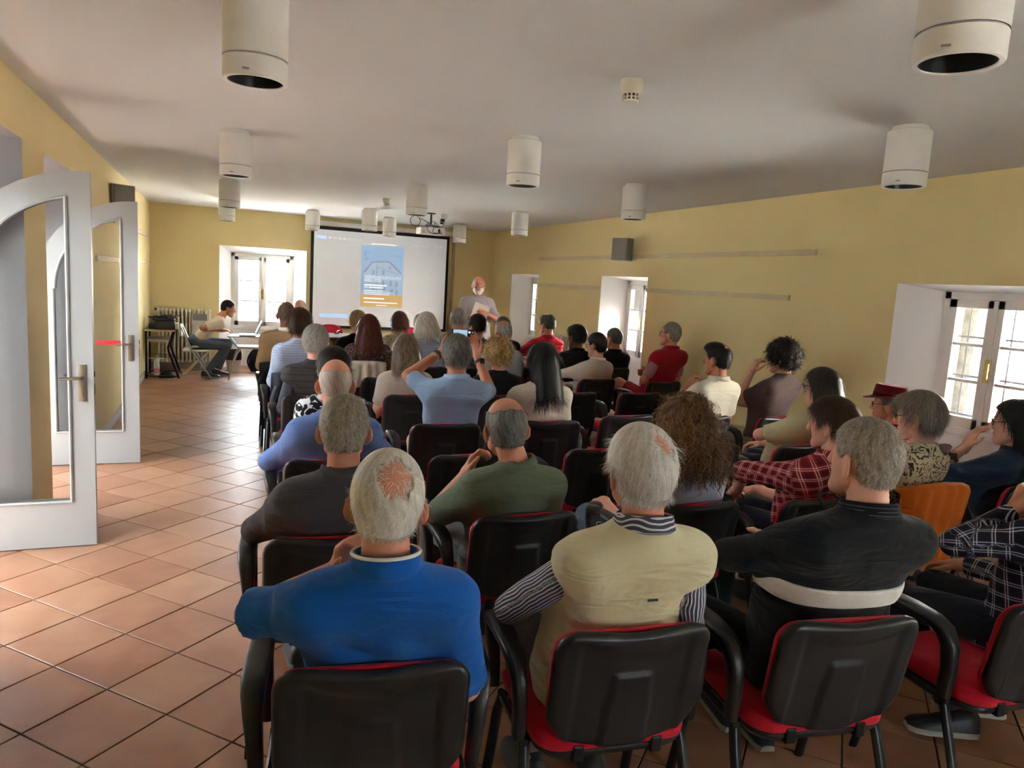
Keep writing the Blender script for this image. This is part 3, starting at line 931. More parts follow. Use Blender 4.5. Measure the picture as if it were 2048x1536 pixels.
for v, w_ in ((.735, .5), (.765, .7), (.795, .6)): slab('slide_text_line', px(.08), px(.08 + w_), pz(v) - .006, pz(v) + .006, -0.0145, LIGHT, cl)
slab('slide_text_line', px(.08), px(.56), pz(.865) - .012, pz(.865) + .012, -0.0145, LIGHT, cl)
slab('slide_text_line', px(.08), px(.88), pz(.93) - .009, pz(.93) + .009, -0.0145, LIGHT, cl)
slab('slide_text_line', px(.38), px(.64), pz(.975) - .006, pz(.975) + .006, -0.0145, LIGHT, cl)
slab('slide_logo', px(.07), px(.09), pz(.18), pz(.09), -0.0145, DIM, cl); slab('slide_logo', px(.09), px(.2), pz(.10), pz(.09), -0.0145, DIM, cl)
slab('slide_logo', px(.78), px(.88), pz(.15), pz(.135), -0.0145, DIM, cl); slab('slide_logo', px(.905), px(.925), pz(.17), pz(.12), -0.0145, DIM, cl); slab('slide_logo', px(.10), px(.14), pz(.24), pz(.20), -0.0145, DIM, cl)
BLU = glow('slide_button', (0.5, 0.72, 1.0), 0.09)
slab('menu_button', -1.14, -0.98, 2.27, 2.33, -0.0108, BLU, cl)
for k in range(6): slab('menu_icon', -0.93 + k * 0.085, -0.90 + k * 0.085, 2.285, 2.315, -0.0108, LIGHT, cl)
slab('title_line', -0.19, 0.25, 2.245, 2.262, -0.0108, LIGHT, cl)
for k in (0, 1, 2, 3, 5, 6): slab('menu_icon', 0.55 + k * 0.085, 0.575 + k * 0.085, 2.265, 2.29, -0.0108, LIGHT, cl)
slab('search_box', -1.06, -0.58, 0.93, 1.0, -0.0108, BLU, cl)
for k in range(8): slab('taskbar_icon', -0.53 + k * 0.075, -0.49 + k * 0.075, 0.955, 0.99, -0.0108, LIGHT if k != 6 else BLU, cl)
for k in range(7): slab('player_icon', 0.45 + k * 0.08, 0.475 + k * 0.08, 1.07, 1.09, -0.0108, LIGHT, cl)
slab('player_bar', 0.72, 0.92, 1.075, 1.085, -0.0108, LIGHT, cl); slab('pointer', 0.90, 0.92, 1.755, 1.78, -0.0108, LIGHT, cl)

# ------------------------------------------------------------------ wall fittings
SPK = mat('speaker_grey', (0.40, 0.39, 0.37), 0.6); SPKF = mat('speaker_grille', (0.26, 0.25, 0.24), 0.9, bump=(300, 0.3))
def speaker(loc, rz, lab):
    r = empty('wall_speaker', loc, rz); tag(r, lab, 'speaker')
    MB().box((0, 0.09, 0), (0.215, 0.15, 0.28), bev=.006).build('cabinet', SPK, r)
    MB().box((0, 0.012, 0), (0.205, 0.012, 0.27), bev=.004).build('grille', SPKF, r)
    MB().box((0, 0.185, 0), (0.03, 0.06, 0.10)).build('bracket', BLACKP, r)
speaker((4.62, 8.0, 2.205), -1.15, 'grey loudspeaker mounted high on the right wall')
speaker((-0.87, 8.42, 2.31), 0.42, 'grey loudspeaker high on the left wall behind the door')
RADW = mat('radiator_enamel', (0.70, 0.66, 0.58), 0.45)
def radiator(loc, rz, n, lab):
    r = empty('radiator', loc, rz); tag(r, lab, 'radiator')
    sec = MB()
    for yy in (-0.045, 0.0, 0.045):
        sec.tube([(0, yy, 0.03), (0, yy, 0.83)], 0.0165, 8)
    sec.box((0, 0, 0.845), (0.046, 0.13, 0.05), bev=.015); sec.box((0, 0, 0.02), (0.046, 0.13, 0.05), bev=.015)
    me = sec.mesh('section', True, 0.7); me.materials.append(RADW)
    for k in range(n): link_mesh('section', me, None, r, (k * 0.058, 0, 0))
    MB().tube([(-0.06, 0, 0.845), (-0.02, 0, 0.845)], 0.018, 8).build('valve', BLACKP, r)
    MB().tube([((n - 1) * .058 + .02, 0, 0.02), ((n - 1) * .058 + .07, 0, 0.02), ((n - 1) * .058 + .07, 0, -0.11)], 0.010, 8).build('pipe', RADW, r)
radiator((-0.87, YB - 0.10, 0.115), 0, 14, 'white cast-iron radiator under the end wall left of the window')
radiator((XR - 0.10, 10.3, 0.115), -PI / 2, 14, 'cream cast-iron radiator between the two far right windows')
cb = empty('display_board', (-0.26, YB - 0.20, 0.0)); tag(cb, 'white folder board with grey top leaning before the radiator', 'board')
MB().box((0, 0, 0.70), (0.24, 0.012, 0.40), rotx(0.0)).build('panel', mat('white_card', (0.7, 0.68, 0.63), 0.8), cb)
MB().box((0, -0.008, 0.86), (0.22, 0.008, 0.11)).build('grey_strip', mat('grey_card', (0.28, 0.27, 0.26), 0.8), cb)
MB().box((0, 0.02, 0.26), (0.02, 0.02, 0.52)).build('prop', GREYP, cb)
MB().box((0, 0, 0.495), (0.26, 0.05, 0.012)).build('ledge', GREYP, cb); MB().box((0, 0.0, 0.01), (0.26, 0.14, 0.02)).build('foot', GREYP, cb)

# ------------------------------------------------------------------ equipment cart and technician's corner
BSTEEL = mat('black_steel', (0.012, 0.012, 0.013), 0.4, 0.3)
SHELF = mat('worn_shelf', (0.42, 0.33, 0.27), 0.6)
ct = empty('equipment_cart', (-0.76, 12.07, 0)); tag(ct, 'black metal equipment trolley with wooden shelves beside the radiator', 'cart')
for sx in (-1, 1):
    for sy in (-1, 1):
        p = [(-.20, sy * .29, 0), (-.20, sy * .29, .70)] if sx < 0 else [(.235, sy * .29, 0), (.10, sy * .29, .40), (.09, sy * .29, .46), (.16, sy * .29, .70)]
        MB().tube(p, 0.016, 8).build('leg', BSTEEL, ct, True)
MB().box((-0.02, 0, 0.71), (0.42, 0.64, 0.022), bev=.004).build('shelf', SHELF, ct)
MB().box((-0.05, 0, 0.56), (0.30, 0.60, 0.035), bev=.004).build('shelf', SHELF, ct)
for sy in (-1, 1):
    MB().tube([(-.20, sy * .29, .035), (.22, sy * .29, .035)], 0.011, 6).build('bottom_rail', BSTEEL, ct)
    MB().tube([(-.20, sy * .29, .30), (.15, sy * .29, .30)], 0.005, 6).build('wire_rail', CHROME, ct)
for xx in (-.2, .22): MB().tube([(xx, -.29, .035), (xx, .29, .035)], 0.011, 6).build('bottom_rail', BSTEEL, ct)
dv = empty('amplifier_case', (-0.72, 12.02, 0.721)); tag(dv, 'black amplifier piled with cables on the trolley', 'amplifier')
MB().box((0, 0, 0.06), (0.27, 0.36, 0.12), bev=.006).build('case', BLACKP, dv)
MB().box((0.02, -.183, 0.06), (0.2, 0.008, 0.08)).build('front_panel', mat('dark_panel', (0.03, 0.03, 0.035), 0.3), dv)
MB().box((-0.02, 0, 0.145), (0.30, 0.28, 0.035), bev=.01).build('lid', BLACKP, dv)
rr = random.Random(3)
for k in range(9):
    c = (rr.uniform(-.16, .12), rr.uniform(-.1, .1))
    MB().tube([(c[0] + 0.07 * math.cos(t * .5) * (1 + .2 * math.sin(t)), c[1] + 0.05 * math.sin(t * .5), 0.165 + .018 * (k % 3) + .006 * math.sin(t * 1.3)) for t in range(16)], 0.006, 6).build('cable', CABLE, dv, True)
MB().box((-0.17, -.1, 0.04), (0.09, 0.12, 0.08), bev=.02).build('adapter', BLACKP, dv)
MB().box((0.16, -0.05, 0.05), (0.05, 0.2, 0.09), bev=.01).build('paper_stack', mat('paper', (0.72, 0.72, 0.72), 0.8), dv)
wb = empty('water_bottle', (-0.84, 11.98, 0.0)); tag(wb, 'clear plastic water bottle with pink label on the trolley base', 'bottle')
PET = mat('clear_plastic', (0.75, 0.78, 0.8), 0.15, trans=0.0, var=(0.68, 0.71, 0.72))
MB().lathe([(0.036, 0), (0.042, 0.02), (0.042, .19), (0.030, .25), (0.014, .285), (0.014, .30)], 18).build('body', PET, wb, True)
MB().lathe([(0.016, .30), (0.016, .318)], 14).build('cap', WHP, wb)
MB().lathe([(0.0428, .06), (0.0428, .13)], 18, cap0=False, cap1=False).build('paper_label', mat('pink_label', (0.70, 0.30, 0.42), 0.6), wb)
cc = MB()
for k in range(7): cc.tube(loop((0, 0.03 + .010 * k), 0.10 - .006 * k, 0.004, 0, 20), 0.008, 6, M=tr(0, 0, 0)) if False else cc.tube([((0.11 - .008 * k) * math.cos(t), (0.10 - .007 * k) * math.sin(t), 0.009 + 0.012 * k + .004 * math.sin(3 * t)) for t in [2 * PI * i / 22 for i in range(23)]], 0.008, 6)
o = cc.build('cable_coil', CABLE, None, True); o.location = (-0.70, 11.90, 0); tag(o, 'coil of black cable lying on the floor under the trolley', 'cable')
# white folding chair under the technician
fc = empty('folding_chair', (-0.27, 11.93, 0), -PI / 2); tag(fc, 'white folding chair with steel tube legs under the technician', 'chair')
WPL = mat('white_chair_plastic', (0.72, 0.71, 0.68), 0.4); STEEL = mat('satin_steel', (0.55, 0.54, 0.52), 0.3, 0.9)
MB().box((0, 0.0, 0.425), (0.40, 0.40, 0.028), bev=.012).build('seat', WPL, fc)
MB().box((0, -0.232, 0.72), (0.39, 0.03, 0.17), tr(0, 0, 0), bev=.012).build('backrest', WPL, fc)
for s in (-1, 1):
    MB().tube([(s * .2, .20, 0), (s * .2, -.08, .43), (s * .2, -.225, .78)], 0.012, 8).build('leg', STEEL, fc, True)
    MB().tube([(s * .18, -.24, 0), (s * .18, .16, .41)], 0.012, 8).build('leg', STEEL, fc, True)
MB().tube([(-.18, -.2, .04), (.18, -.2, .04)], 0.009, 6).build('stretcher', STEEL, fc)
# small desk with shelf carrying the laptop
dk = empty('laptop_desk', (0.42, 11.85, 0)); tag(dk, 'small steel-legged desk with a shelf holding a laptop', 'desk')
DTOP = mat('pale_grey_laminate', (0.55, 0.58, 0.58), 0.35)
MB().box((0, 0, 0.66), (0.56, 0.44, 0.018), bev=.006).build('desk_top', DTOP, dk)
MB().box((0.06, 0, 0.50), (0.40, 0.34, 0.014), bev=.005).build('shelf', DTOP, dk)
for sy in (-1, 1):
    MB().tube([(-.25, sy * .19, .65), (-.16, sy * .19, .53), (-.12, sy * .19, .49), (.2, sy * .19, .49), (.26, sy * .19, .54), (.26, sy * .19, .65)], 0.011, 8).build('side_frame', STEEL, dk, True)
    MB().tube([(-.26, sy * .21, 0), (-.14, sy * .19, .40), (-.08, sy * .19, .49)], 0.012, 8).build('leg', STEEL, dk, True)
    MB().tube([(.34, sy * .21, 0), (.24, sy * .19, .40), (.20, sy * .19, .49)], 0.012, 8).build('leg', STEEL, dk, True)
MB().tube([(.34, -.21, .012), (.34, .21, .012)], 0.012, 8).build('foot_bar', STEEL, dk)
lp = empty('laptop', (0.43, 11.83, 0.669), PI / 2 * 1.0); tag(lp, 'open grey laptop on the small desk facing the technician', 'laptop')
LAPG = mat('laptop_grey', (0.12, 0.13, 0.14), 0.35, 0.3)
MB().box((0, 0, 0.010), (0.34, 0.235, 0.018), bev=.004).build('keyboard_base', LAPG, lp)
MB().box((0, 0.02, 0.0205), (0.29, 0.11, 0.003)).build('keys', BLACKP, lp)
LM = tr(0, -0.118, 0.018) @ rotx(0.42)
MB().box((0, 0, 0.115), (0.34, 0.010, 0.225), LM, bev=.003).build('lid', LAPG, lp)
MB().box((0, 0.0062, 0.115), (0.31, 0.002, 0.195), LM).build('display', glow('laptop_display', (0.45, 0.68, 0.72), 0.12), lp)
bn = empty('waste_bin', (0.25, 12.62, 0)); tag(bn, 'small white waste bin lined with a black bag behind the desk', 'bin')
MB().lathe([(0.095, 0), (0.12, .26)], 20).build('bucket', WHP, bn, True)
MB().lathe([(0.124, .20), (0.128, .30), (0.11, .36), (0.09, .33)], 20, cap0=False).build('bag_liner', BLACKP, bn, True)
bp_ = empty('backpack', (0.66, 12.72, 0)); tag(bp_, 'black backpack standing on the floor by the end window', 'backpack')
FB = fabric('black_nylon', (0.022, 0.022, 0.025))
b = MB(); b.loft([[(x * s, y * s * 1.0, z) for x, y in [(.16 * math.cos(t), .10 * math.sin(t)) for t in [2 * PI * i / 16 for i in range(16)]]] for z, s in ((0, .9), (.05, 1.05), (.2, 1.05), (.33, .85), (.40, .45), (.42, .1))])
b.build('pack_body', FB, bp_, True)
b = MB(); b.box((0, -.10, .13), (.22, .05, .18), bev=.02); b.build('front_pocket', FB, bp_)
MB().tube(bez((-.13, -.02, .02), (-.27, -.06, .2), (-.07, 0, .38)), 0.014, 6).build('strap', FB, bp_, True)

# ------------------------------------------------------------------ speakers' table
tb = empty('conference_table', (2.15, 11.62, 0)); tag(tb, 'long speakers table with grey top and orange panel legs', 'table')
MB().box((0, 0, 0.727), (2.5, 0.74, 0.014), bev=.004).build('table_top', mat('pale_table_laminate', (0.55, 0.56, 0.60), 0.3), tb)
MB().box((0, 0, 0.697), (2.5, 0.74, 0.046), bev=.004).build('edge', mat('dark_edge', (0.03, 0.022, 0.02), 0.4), tb)
ORW = mat('orange_wood', (0.60, 0.21, 0.05), 0.45, bump=(8, 0.05), var=(0.52, 0.17, 0.04))
for xx in (-.42, 1.08):
    MB().box((xx, -.18, .335), (.14, .05, .67), bev=.004).build('panel_leg', ORW, tb); MB().box((xx, .22, .335), (.14, .05, .67), bev=.004).build('panel_leg', ORW, tb)
    MB().box((xx, .02, .65), (.14, .45, .04)).build('cross_rail', ORW, tb)
MB().box((.33, .25, .45), (1.36, .02, .36)).build('modesty_panel', ORW, tb)
for k, (xx, yy) in enumerate(((1.78, 11.82), (2.05, 11.8), (3.15, 11.78))):
    mi = empty('table_microphone', (xx, yy, 0.734)); tag(mi, ('small microphone on the table left of the blonde woman', 'second small microphone on the speakers table', 'small microphone on the right end of the table')[k], 'microphone')
    MB().lathe([(.04, 0), (.038, .012), (.01, .018)], 14).build('base', BLACKP, mi, True)
    MB().tube(bez((0, 0, .01), (0, 0, .05), (.05, -.04, .07)), .004, 6).build('stem', CHROME, mi)
    MB().tube([(.05, -.04, .07), (.075, -.06, .08)], .009, 8).build('head', BLACKP, mi)
REDPL = mat('red_moulded_plastic', (0.60, 0.015, 0.045), 0.4)
for k, (xx, yy, lab) in enumerate(((1.76, 12.26, 'red plastic chair behind the table near the man in glasses'), (3.12, 12.25, 'red plastic chair behind the right part of the table'))):
    r = empty('red_chair', (xx, yy, 0), PI); tag(r, lab, 'chair', 'red chairs behind the table')
    MB().box((0, 0, .45), (.44, .42, .03), bev=.014).build('seat', REDPL, r)
    bk = MB()
    bk.loft([[(w_ * math.cos(t), -.22 - .05 * (z - .5) + .03 * math.cos(t) ** 2 + .012 * math.sin(t), z) for t in [2 * PI * i / 20 for i in range(20)]] for z, w_ in ((.50, .17), (.55, .21), (.70, .22), (.78, .20), (.82, .15), (.84, .06))])
    bk.build('backrest', REDPL, r, True)
    for sx in (-1, 1):
        for sy in (-1, 1): MB().tube([(sx * .18, sy * .17, .44), (sx * .21, sy * .21, 0)], .011, 8).build('leg', STEEL, r)
    MB().box((0, -.21, .47), (.1, .03, .09)).build('back_support', REDPL, r)
# ------------------------------------------------------------------ conference chairs
CHB = mat('chair_black_plastic', (0.016, 0.016, 0.017), 0.36, bump=(220, 0.10))
CHR = fabric('chair_red_fabric', (0.52, 0.008, 0.028), 0.9, 0.85, 90, 0.15)
CHM = mat('chair_black_metal', (0.014, 0.014, 0.015), 0.32, 0.4)
def sq_round(w, h, r, n=6):
    pts = []
    for cx, cz, a0 in ((w - r, h - r, 0), (-w + r, h - r, PI / 2), (-w + r, -h + r, PI), (w - r, -h + r, 3 * PI / 2)):
        pts += [(cx + r * math.cos(a0 + PI / 2 * i / n), cz + r * math.sin(a0 + PI / 2 * i / n)) for i in range(n + 1)]
    return pts
def back_y(x, z):
    """centre surface of the backrest: leans back, hollow towards the sitter"""
    return -0.205 - 0.19 * (z - 0.47) + 0.30 * x * x
def smooth01(t): t = min(1, max(0, t)); return t * t * (3 - 2 * t)
def make_back_shell():
    nx, nz = 44, 38
    def outline(v):  # half width at height fraction v
        if v < 0.30: w = 0.180 + (0.229 - 0.180) * smooth01(v / 0.30) ** 0.8
        else: w = 0.229
        if v > 0.84: w = 0.229 - 0.055 * (1 - math.sqrt(max(0, 1 - ((v - 0.84) / 0.16) ** 2)))
        if v < 0.05: w -= 0.03 * (1 - v / 0.05)
        return w
    zz0, zz1 = 0.418, 0.80
    def pt(i, j, side):
        v = j / nz; u = -1 + 2 * i / nx
        w = outline(v); x = u * w
        z = zz0 + (zz1 - zz0) * v + 0.030 * u * u * (1 - v) ** 3 - 0.012 * smooth01(1 - abs(u)) * (1 if v > .9 else 0) * (v - .9) * 10
        y = back_y(x, z)
        if side == 0:
            e = min(1.0, min((1 - abs(u)) * w / 0.02, (1 - v) * 0.365 / 0.02, v * .365 / .02))
            d = 0.016 + 0.014 * math.sqrt(max(0, 1 - (1 - e) ** 2))
            # big sunken field and raised lower panel
            fx = 0.170; q = smooth01((fx - abs(x)) / 0.012) * smooth01((0.735 - 0.045 * (x / .17) ** 2 * -1 - z) / 0.012)
            d -= 0.008 * q
            half = 0.062 + 0.05 * (0.66 - z)
            d += 0.0085 * smooth01((half - abs(x)) / 0.006) * smooth01((0.665 - z) / 0.006)
            return (x, y - d, z)
        return (x * 0.985, y - 0.004, z)
    mb = MB()
    for side in (0, 1):
        vs = [pt(i, j, side) for j in range(nz + 1) for i in range(nx + 1)]
        fs = []
        for j in range(nz):
            for i in range(nx):
                a = j * (nx + 1) + i
                f = (a, a + 1, a + nx + 2, a + nx + 1)
                fs.append(f if side == 0 else f[::-1])
        mb.add(vs, fs)
    n = (nx + 1) * (nz + 1)
    ring = [i for i in range(nx + 1)] + [j * (nx + 1) + nx for j in range(1, nz + 1)] + [nz * (nx + 1) + i for i in range(nx - 1, -1, -1)] + [j * (nx + 1) for j in range(nz - 1, 0, -1)]
    for k in range(len(ring)):
        a, b_ = ring[k], ring[(k + 1) % len(ring)]
        mb.f.append((a, a + n, b_ + n, b_)); mb.mi.append(0)
    return mb.mesh('back_shell', True, 1.0)
def make_back_pad():
    mb = MB()
    rings = []
    for off, s in ((0.002, 1.008), (0.010, 1.014), (0.020, 0.995), (0.028, 0.93), (0.032, 0.6)):
        ring = []
        for x, z in sq_round(0.2265, 0.160, 0.06):
            X, Z = x * s, 0.632 + z * s
            if Z < 0.56: X *= 0.92 + 0.08 * smooth01((Z - .47) / .09)
            ring.append((X, back_y(X, Z) + off - 0.004, Z))
        rings.append(ring)
    mb.loft(rings)
    return mb.mesh('back_cushion', True, 1.2)
def make_seat():
    mb = MB(); rings = []
    for z, s in ((0.405, 0.94), (0.415, 1.0), (0.44, 1.01), (0.458, 0.97), (0.466, 0.85), (0.468, 0.4)):
        rings.append([(x * s, y * s + 0.02, z - 0.012 * smooth01((y - .1) / .12)) for x, y in sq_round(0.235, 0.225, 0.08)])
    mb.loft(rings)
    return mb.mesh('seat_cushion', True, 1.2)
def make_pan():
    mb = MB(); rings = []
    for z, s in ((0.375, 0.7), (0.382, 0.93), (0.400, 0.985), (0.408, 0.975)):
        rings.append([(x * s, y * s + 0.02, z) for x, y in sq_round(0.235, 0.225, 0.08)])
    mb.loft(rings)
    return mb.mesh('seat_pan', True, 1.0)
def oval(path, rx, ry, n=10):
    mb = MB(); mb.tube(path, rx, n, flat=ry / rx); return mb
def make_arm(s):
    """inverted-U moulded arm: front post, wide sloping pad, rear post"""
    X = s * 0.275
    pts = [((X, 0.150, 0.425), .016, .020), ((X, 0.162, 0.52), .015, .022), ((X + s * .006, 0.172, 0.60), .018, .024), ((X + s * .01, 0.165, 0.645), .024, .020),
           ((X + s * .012, 0.12, 0.662), .027, .015), ((X + s * .012, 0.03, 0.668), .028, .014), ((X + s * .012, -0.06, 0.664), .027, .015), ((X + s * .010, -0.105, 0.645), .024, .020), ((X + s * .006, -0.128, 0.60), .019, .023),
           ((X, -0.130, 0.52), .016, .021), ((X - s * .004, -0.118, 0.42), .014, .018)]
    rings = []
    for i, (p, a, b_) in enumerate(pts):
        p = Vector(p); a *= 1.22; b_ *= 1.22
        d = (Vector(pts[min(i + 1, len(pts) - 1)][0]) - Vector(pts[max(i - 1, 0)][0])).normalized()
        sx = Vector((1, 0, 0)); up = d.cross(sx).normalized()
        rings.append([p + sx * a * (abs(math.cos(t)) ** .6 * (1 if math.cos(t) >= 0 else -1)) + up * b_ * (abs(math.sin(t)) ** .6 * (1 if math.sin(t) >= 0 else -1)) for t in [2 * PI * k / 14 for k in range(14)]])
    mb = MB(); mb.loft(rings)
    return mb.mesh('armrest', True, 0.9)
def make_chair():
    root = empty('conference_chair')
    sh = link_mesh('back_shell', make_back_shell(), CHB, root)
    link_mesh('back_cushion', make_back_pad(), CHR, root)
    link_mesh('seat_cushion', make_seat(), CHR, root)
    link_mesh('seat_pan', make_pan(), CHB, root)
    for s in (-1, 1):
        link_mesh('armrest', make_arm(s), CHB, root)
        oval([(s * .245, .13, .40), (s * .252, .16, .33), (s * .262, .235, .0)], .013, .018).build('leg', CHM, root, True)
        oval([(s * .245, -.10, .40), (s * .252, -.13, .33), (s * .262, -.255, .0)], .013, .018).build('leg', CHM, root, True)
        oval([(s * .248, .15, .395), (s * .248, -.12, .395)], .012, .012).build('side_rail', CHM, root, True)
        MB().box((s * .12, -.185, .405), (.035, .05, .05), bev=.006).build('back_bracket', CHM, root)
    for y in (.10, -.08):
        oval([(-.25, y, .385), (.25, y, .385)], .011, .011).build('cross_bar', CHM, root, True)
    return root
CHAIR0 = None
CHAIR_GROUP = 'black and red conference chairs in rows'
def chair(x, yb, rz, label):
    global CHAIR0
    if CHAIR0 is None:
        CHAIR0 = make_chair(); o = CHAIR0
    else:
        o = copy_tree(CHAIR0)
    a = math.radians(rz)
    o.location = (x - 0.27 * math.sin(a), yb + 0.27 * math.cos(a), 0)
    o.rotation_euler = (0, 0, a)
    tag(o, label, 'chair', CHAIR_GROUP)
    return o
# ------------------------------------------------------------------ people: implicit surfaces meshed as one continuous body
F32 = np.float32
def axis_pts(lo, hi, coarse, fine=None, spans=()):
    pts = [lo]
    while pts[-1] < hi:
        p = pts[-1]
        st = coarse
        for a, b_ in spans:
            if a - coarse < p < b_: st = fine
        pts.append(p + st)
    return np.array(pts, F32)
class Field:
    def __init__(self, ax, ay, az):
        self.ax, self.ay, self.az = ax, ay, az
        self.sh = (len(ax), len(ay), len(az))
        self.acc = {}
    def sub(self, lo, hi):
        s = []
        for a, l, h in zip((self.ax, self.ay, self.az), lo, hi):
            i0 = max(0, int(np.searchsorted(a, l)) - 1); i1 = min(len(a), int(np.searchsorted(a, h)) + 1)
            s.append(slice(i0, max(i1, i0)))
        return tuple(s)
    def grid(self, s):
        return self.ax[s[0]][:, None, None], self.ay[s[1]][None, :, None], self.az[s[2]][None, None, :]
    def put(self, d, s, k):
        if k not in self.acc: self.acc[k] = np.zeros(self.sh, F32)
        self.acc[k][s] += np.exp(np.clip(-d / k, -60, 40)).astype(F32)
    def cone(self, a, b_, r1, r2, k, cut=None, add=0.0, fold=None):
        """tapered limb from a to b; cut = (t) trims flat beyond that fraction"""
        a = np.array(a, float); b_ = np.array(b_, float)
        r1 += add; r2 += add
        m = max(r1, r2) + 7 * k
        s = self.sub(np.minimum(a, b_) - m, np.maximum(a, b_) + m)
        X, Y, Z = self.grid(s)
        if X.size == 0 or Y.size == 0 or Z.size == 0: return
        v = b_ - a; L2 = float(v @ v) + 1e-12
        t = ((X - a[0]) * v[0] + (Y - a[1]) * v[1] + (Z - a[2]) * v[2]) / L2
        tc = np.clip(t, 0, 1)
        d = np.sqrt((X - a[0] - tc * v[0]) ** 2 + (Y - a[1] - tc * v[1]) ** 2 + (Z - a[2] - tc * v[2]) ** 2) - (r1 + (r2 - r1) * tc)
        if cut is not None: d = np.maximum(d, (t - cut) * math.sqrt(L2))
        if fold is not None: d = d + fold(X, Y, Z)
        self.put(d, s, k)
    def ell(self, c, r, k, R=None, add=0.0):
        c = np.array(c, float); r = np.array(r, float) + add
        m = r.max() + 7 * k
        s = self.sub(c - m, c + m)
        X, Y, Z = self.grid(s)
        if X.size == 0 or Y.size == 0 or Z.size == 0: return
        x, y, z = X - c[0], Y - c[1], Z - c[2]
        if R is not None: x, y, z = [R[0][i] * x + R[1][i] * y + R[2][i] * z for i in range(3)]
        k0 = np.sqrt((x / r[0]) ** 2 + (y / r[1]) ** 2 + (z / r[2]) ** 2) + 1e-9
        k1 = np.sqrt((x / r[0] ** 2) ** 2 + (y / r[1] ** 2) ** 2 + (z / r[2] ** 2) ** 2) + 1e-9
        self.put(k0 * (k0 - 1) / k1, s, k)
    def dist(self):
        out = None
        for k, a in self.acc.items():
            d = -k * np.log(a + 1e-26)
            out = d if out is None else np.minimum(out, d)
        return out
def surface_nets(v, ax, ay, az):
    s = v < 0
    c = np.zeros([n - 1 for n in v.shape], np.int8)
    for i in (0, 1):
        for j in (0, 1):
            for k in (0, 1):
                c += s[i:v.shape[0] - 1 + i, j:v.shape[1] - 1 + j, k:v.shape[2] - 1 + k]
    act = (c > 0) & (c < 8)
    I, J, K = np.nonzero(act)
    if len(I) == 0: return np.zeros((0, 3)), np.zeros((0, 4), int)
    idx = np.full(act.shape, -1, np.int32); idx[I, J, K] = np.arange(len(I))
    pos = np.zeros((len(I), 3)); cnt = np.zeros(len(I))
    A = (ax, ay, az)
    for d in range(3):
        for p in (0, 1):
            for q in (0, 1):
                o = [0, 0, 0]; oth = [e for e in range(3) if e != d]
                o[oth[0]], o[oth[1]] = p, q
                o2 = list(o); o2[d] = 1
                v0 = v[I + o[0], J + o[1], K + o[2]]; v1 = v[I + o2[0], J + o2[1], K + o2[2]]
                x = (v0 < 0) != (v1 < 0)
                t = np.where(x, v0 / np.where(x, v0 - v1, 1), 0)
                base = [I + o[0], J + o[1], K + o[2]]; end = [I + o2[0], J + o2[1], K + o2[2]]
                for e in range(3):
                    ce = A[e][base[e]] + t * (A[e][end[e]] - A[e][base[e]])
                    pos[:, e] += np.where(x, ce, 0)
                cnt += x
    pos /= cnt[:, None]
    quads = []
    nx, ny, nz = v.shape
    for d in range(3):
        sl0 = [slice(1, -1)] * 3; sl1 = [slice(1, -1)] * 3
        sl0[d] = slice(0, -1); sl1[d] = slice(1, None)
        a = s[tuple(sl0)]; b_ = s[tuple(sl1)]
        P = np.nonzero(a != b_)
        base = [P[e] + (0 if e == d else 1) for e in range(3)]
        flip = a[P]
        o1, o2 = [e for e in range(3) if e != d]
        def at(da, db):
            q = [x.copy() for x in base]; q[o1] -= da; q[o2] -= db
            return idx[q[0], q[1], q[2]]
        Q = np.stack([at(1, 1), at(0, 1), at(0, 0), at(1, 0)], 1)
        if d == 1: flip = ~flip
        Q[~flip] = Q[~flip][:, ::-1]
        quads.append(Q)
    Q = np.concatenate(quads)
    Q = Q[(Q >= 0).all(1)]
    return pos, Q
def np_mesh(name, V, Q, m, parent, smooth=True, tint=None, relax=1, cloth=None):
    if relax and len(Q):
        for _ in range(relax):
            acc = np.zeros_like(V); n = np.zeros(len(V))
            for a, b_ in ((0, 1), (1, 2), (2, 3), (3, 0)):
                np.add.at(acc, Q[:, a], V[Q[:, b_]]); np.add.at(n, Q[:, a], 1)
                np.add.at(acc, Q[:, b_], V[Q[:, a]]); np.add.at(n, Q[:, b_], 1)
            V = V * 0.5 + 0.5 * acc / np.maximum(n, 1)[:, None]
    me = bpy.data.meshes.new(name)
    me.vertices.add(len(V)); me.vertices.foreach_set('co', V.astype(F32).ravel())
    me.loops.add(len(Q) * 4); me.loops.foreach_set('vertex_index', Q.astype(np.int32).ravel())
    me.polygons.add(len(Q)); me.polygons.foreach_set('loop_start', np.arange(0, len(Q) * 4, 4, dtype=np.int32))
    me.polygons.foreach_set('loop_total', np.full(len(Q), 4, np.int32))
    me.polygons.foreach_set('use_smooth', np.ones(len(Q), bool))
    me.update(calc_edges=True)
    if tint is not None:
        at = me.attributes.new('tint', 'FLOAT', 'POINT'); at.data.foreach_set('value', tint.astype(F32))
    if cloth is not None:
        at = me.attributes.new('cloth', 'FLOAT_VECTOR', 'POINT'); at.data.foreach_set('vector', cloth(V).astype(F32).ravel())
    return link_mesh(name, me, m, parent)

def rotmat(yaw=0, pitch=0, roll=0):
    """head axes: yaw + turns to the person's left, pitch + bows, roll + tips to the right"""
    M = Matrix.Rotation(math.radians(yaw), 3, 'Z') @ Matrix.Rotation(math.radians(-pitch), 3, 'X') @ Matrix.Rotation(math.radians(roll), 3, 'Y')
    return np.array(M)

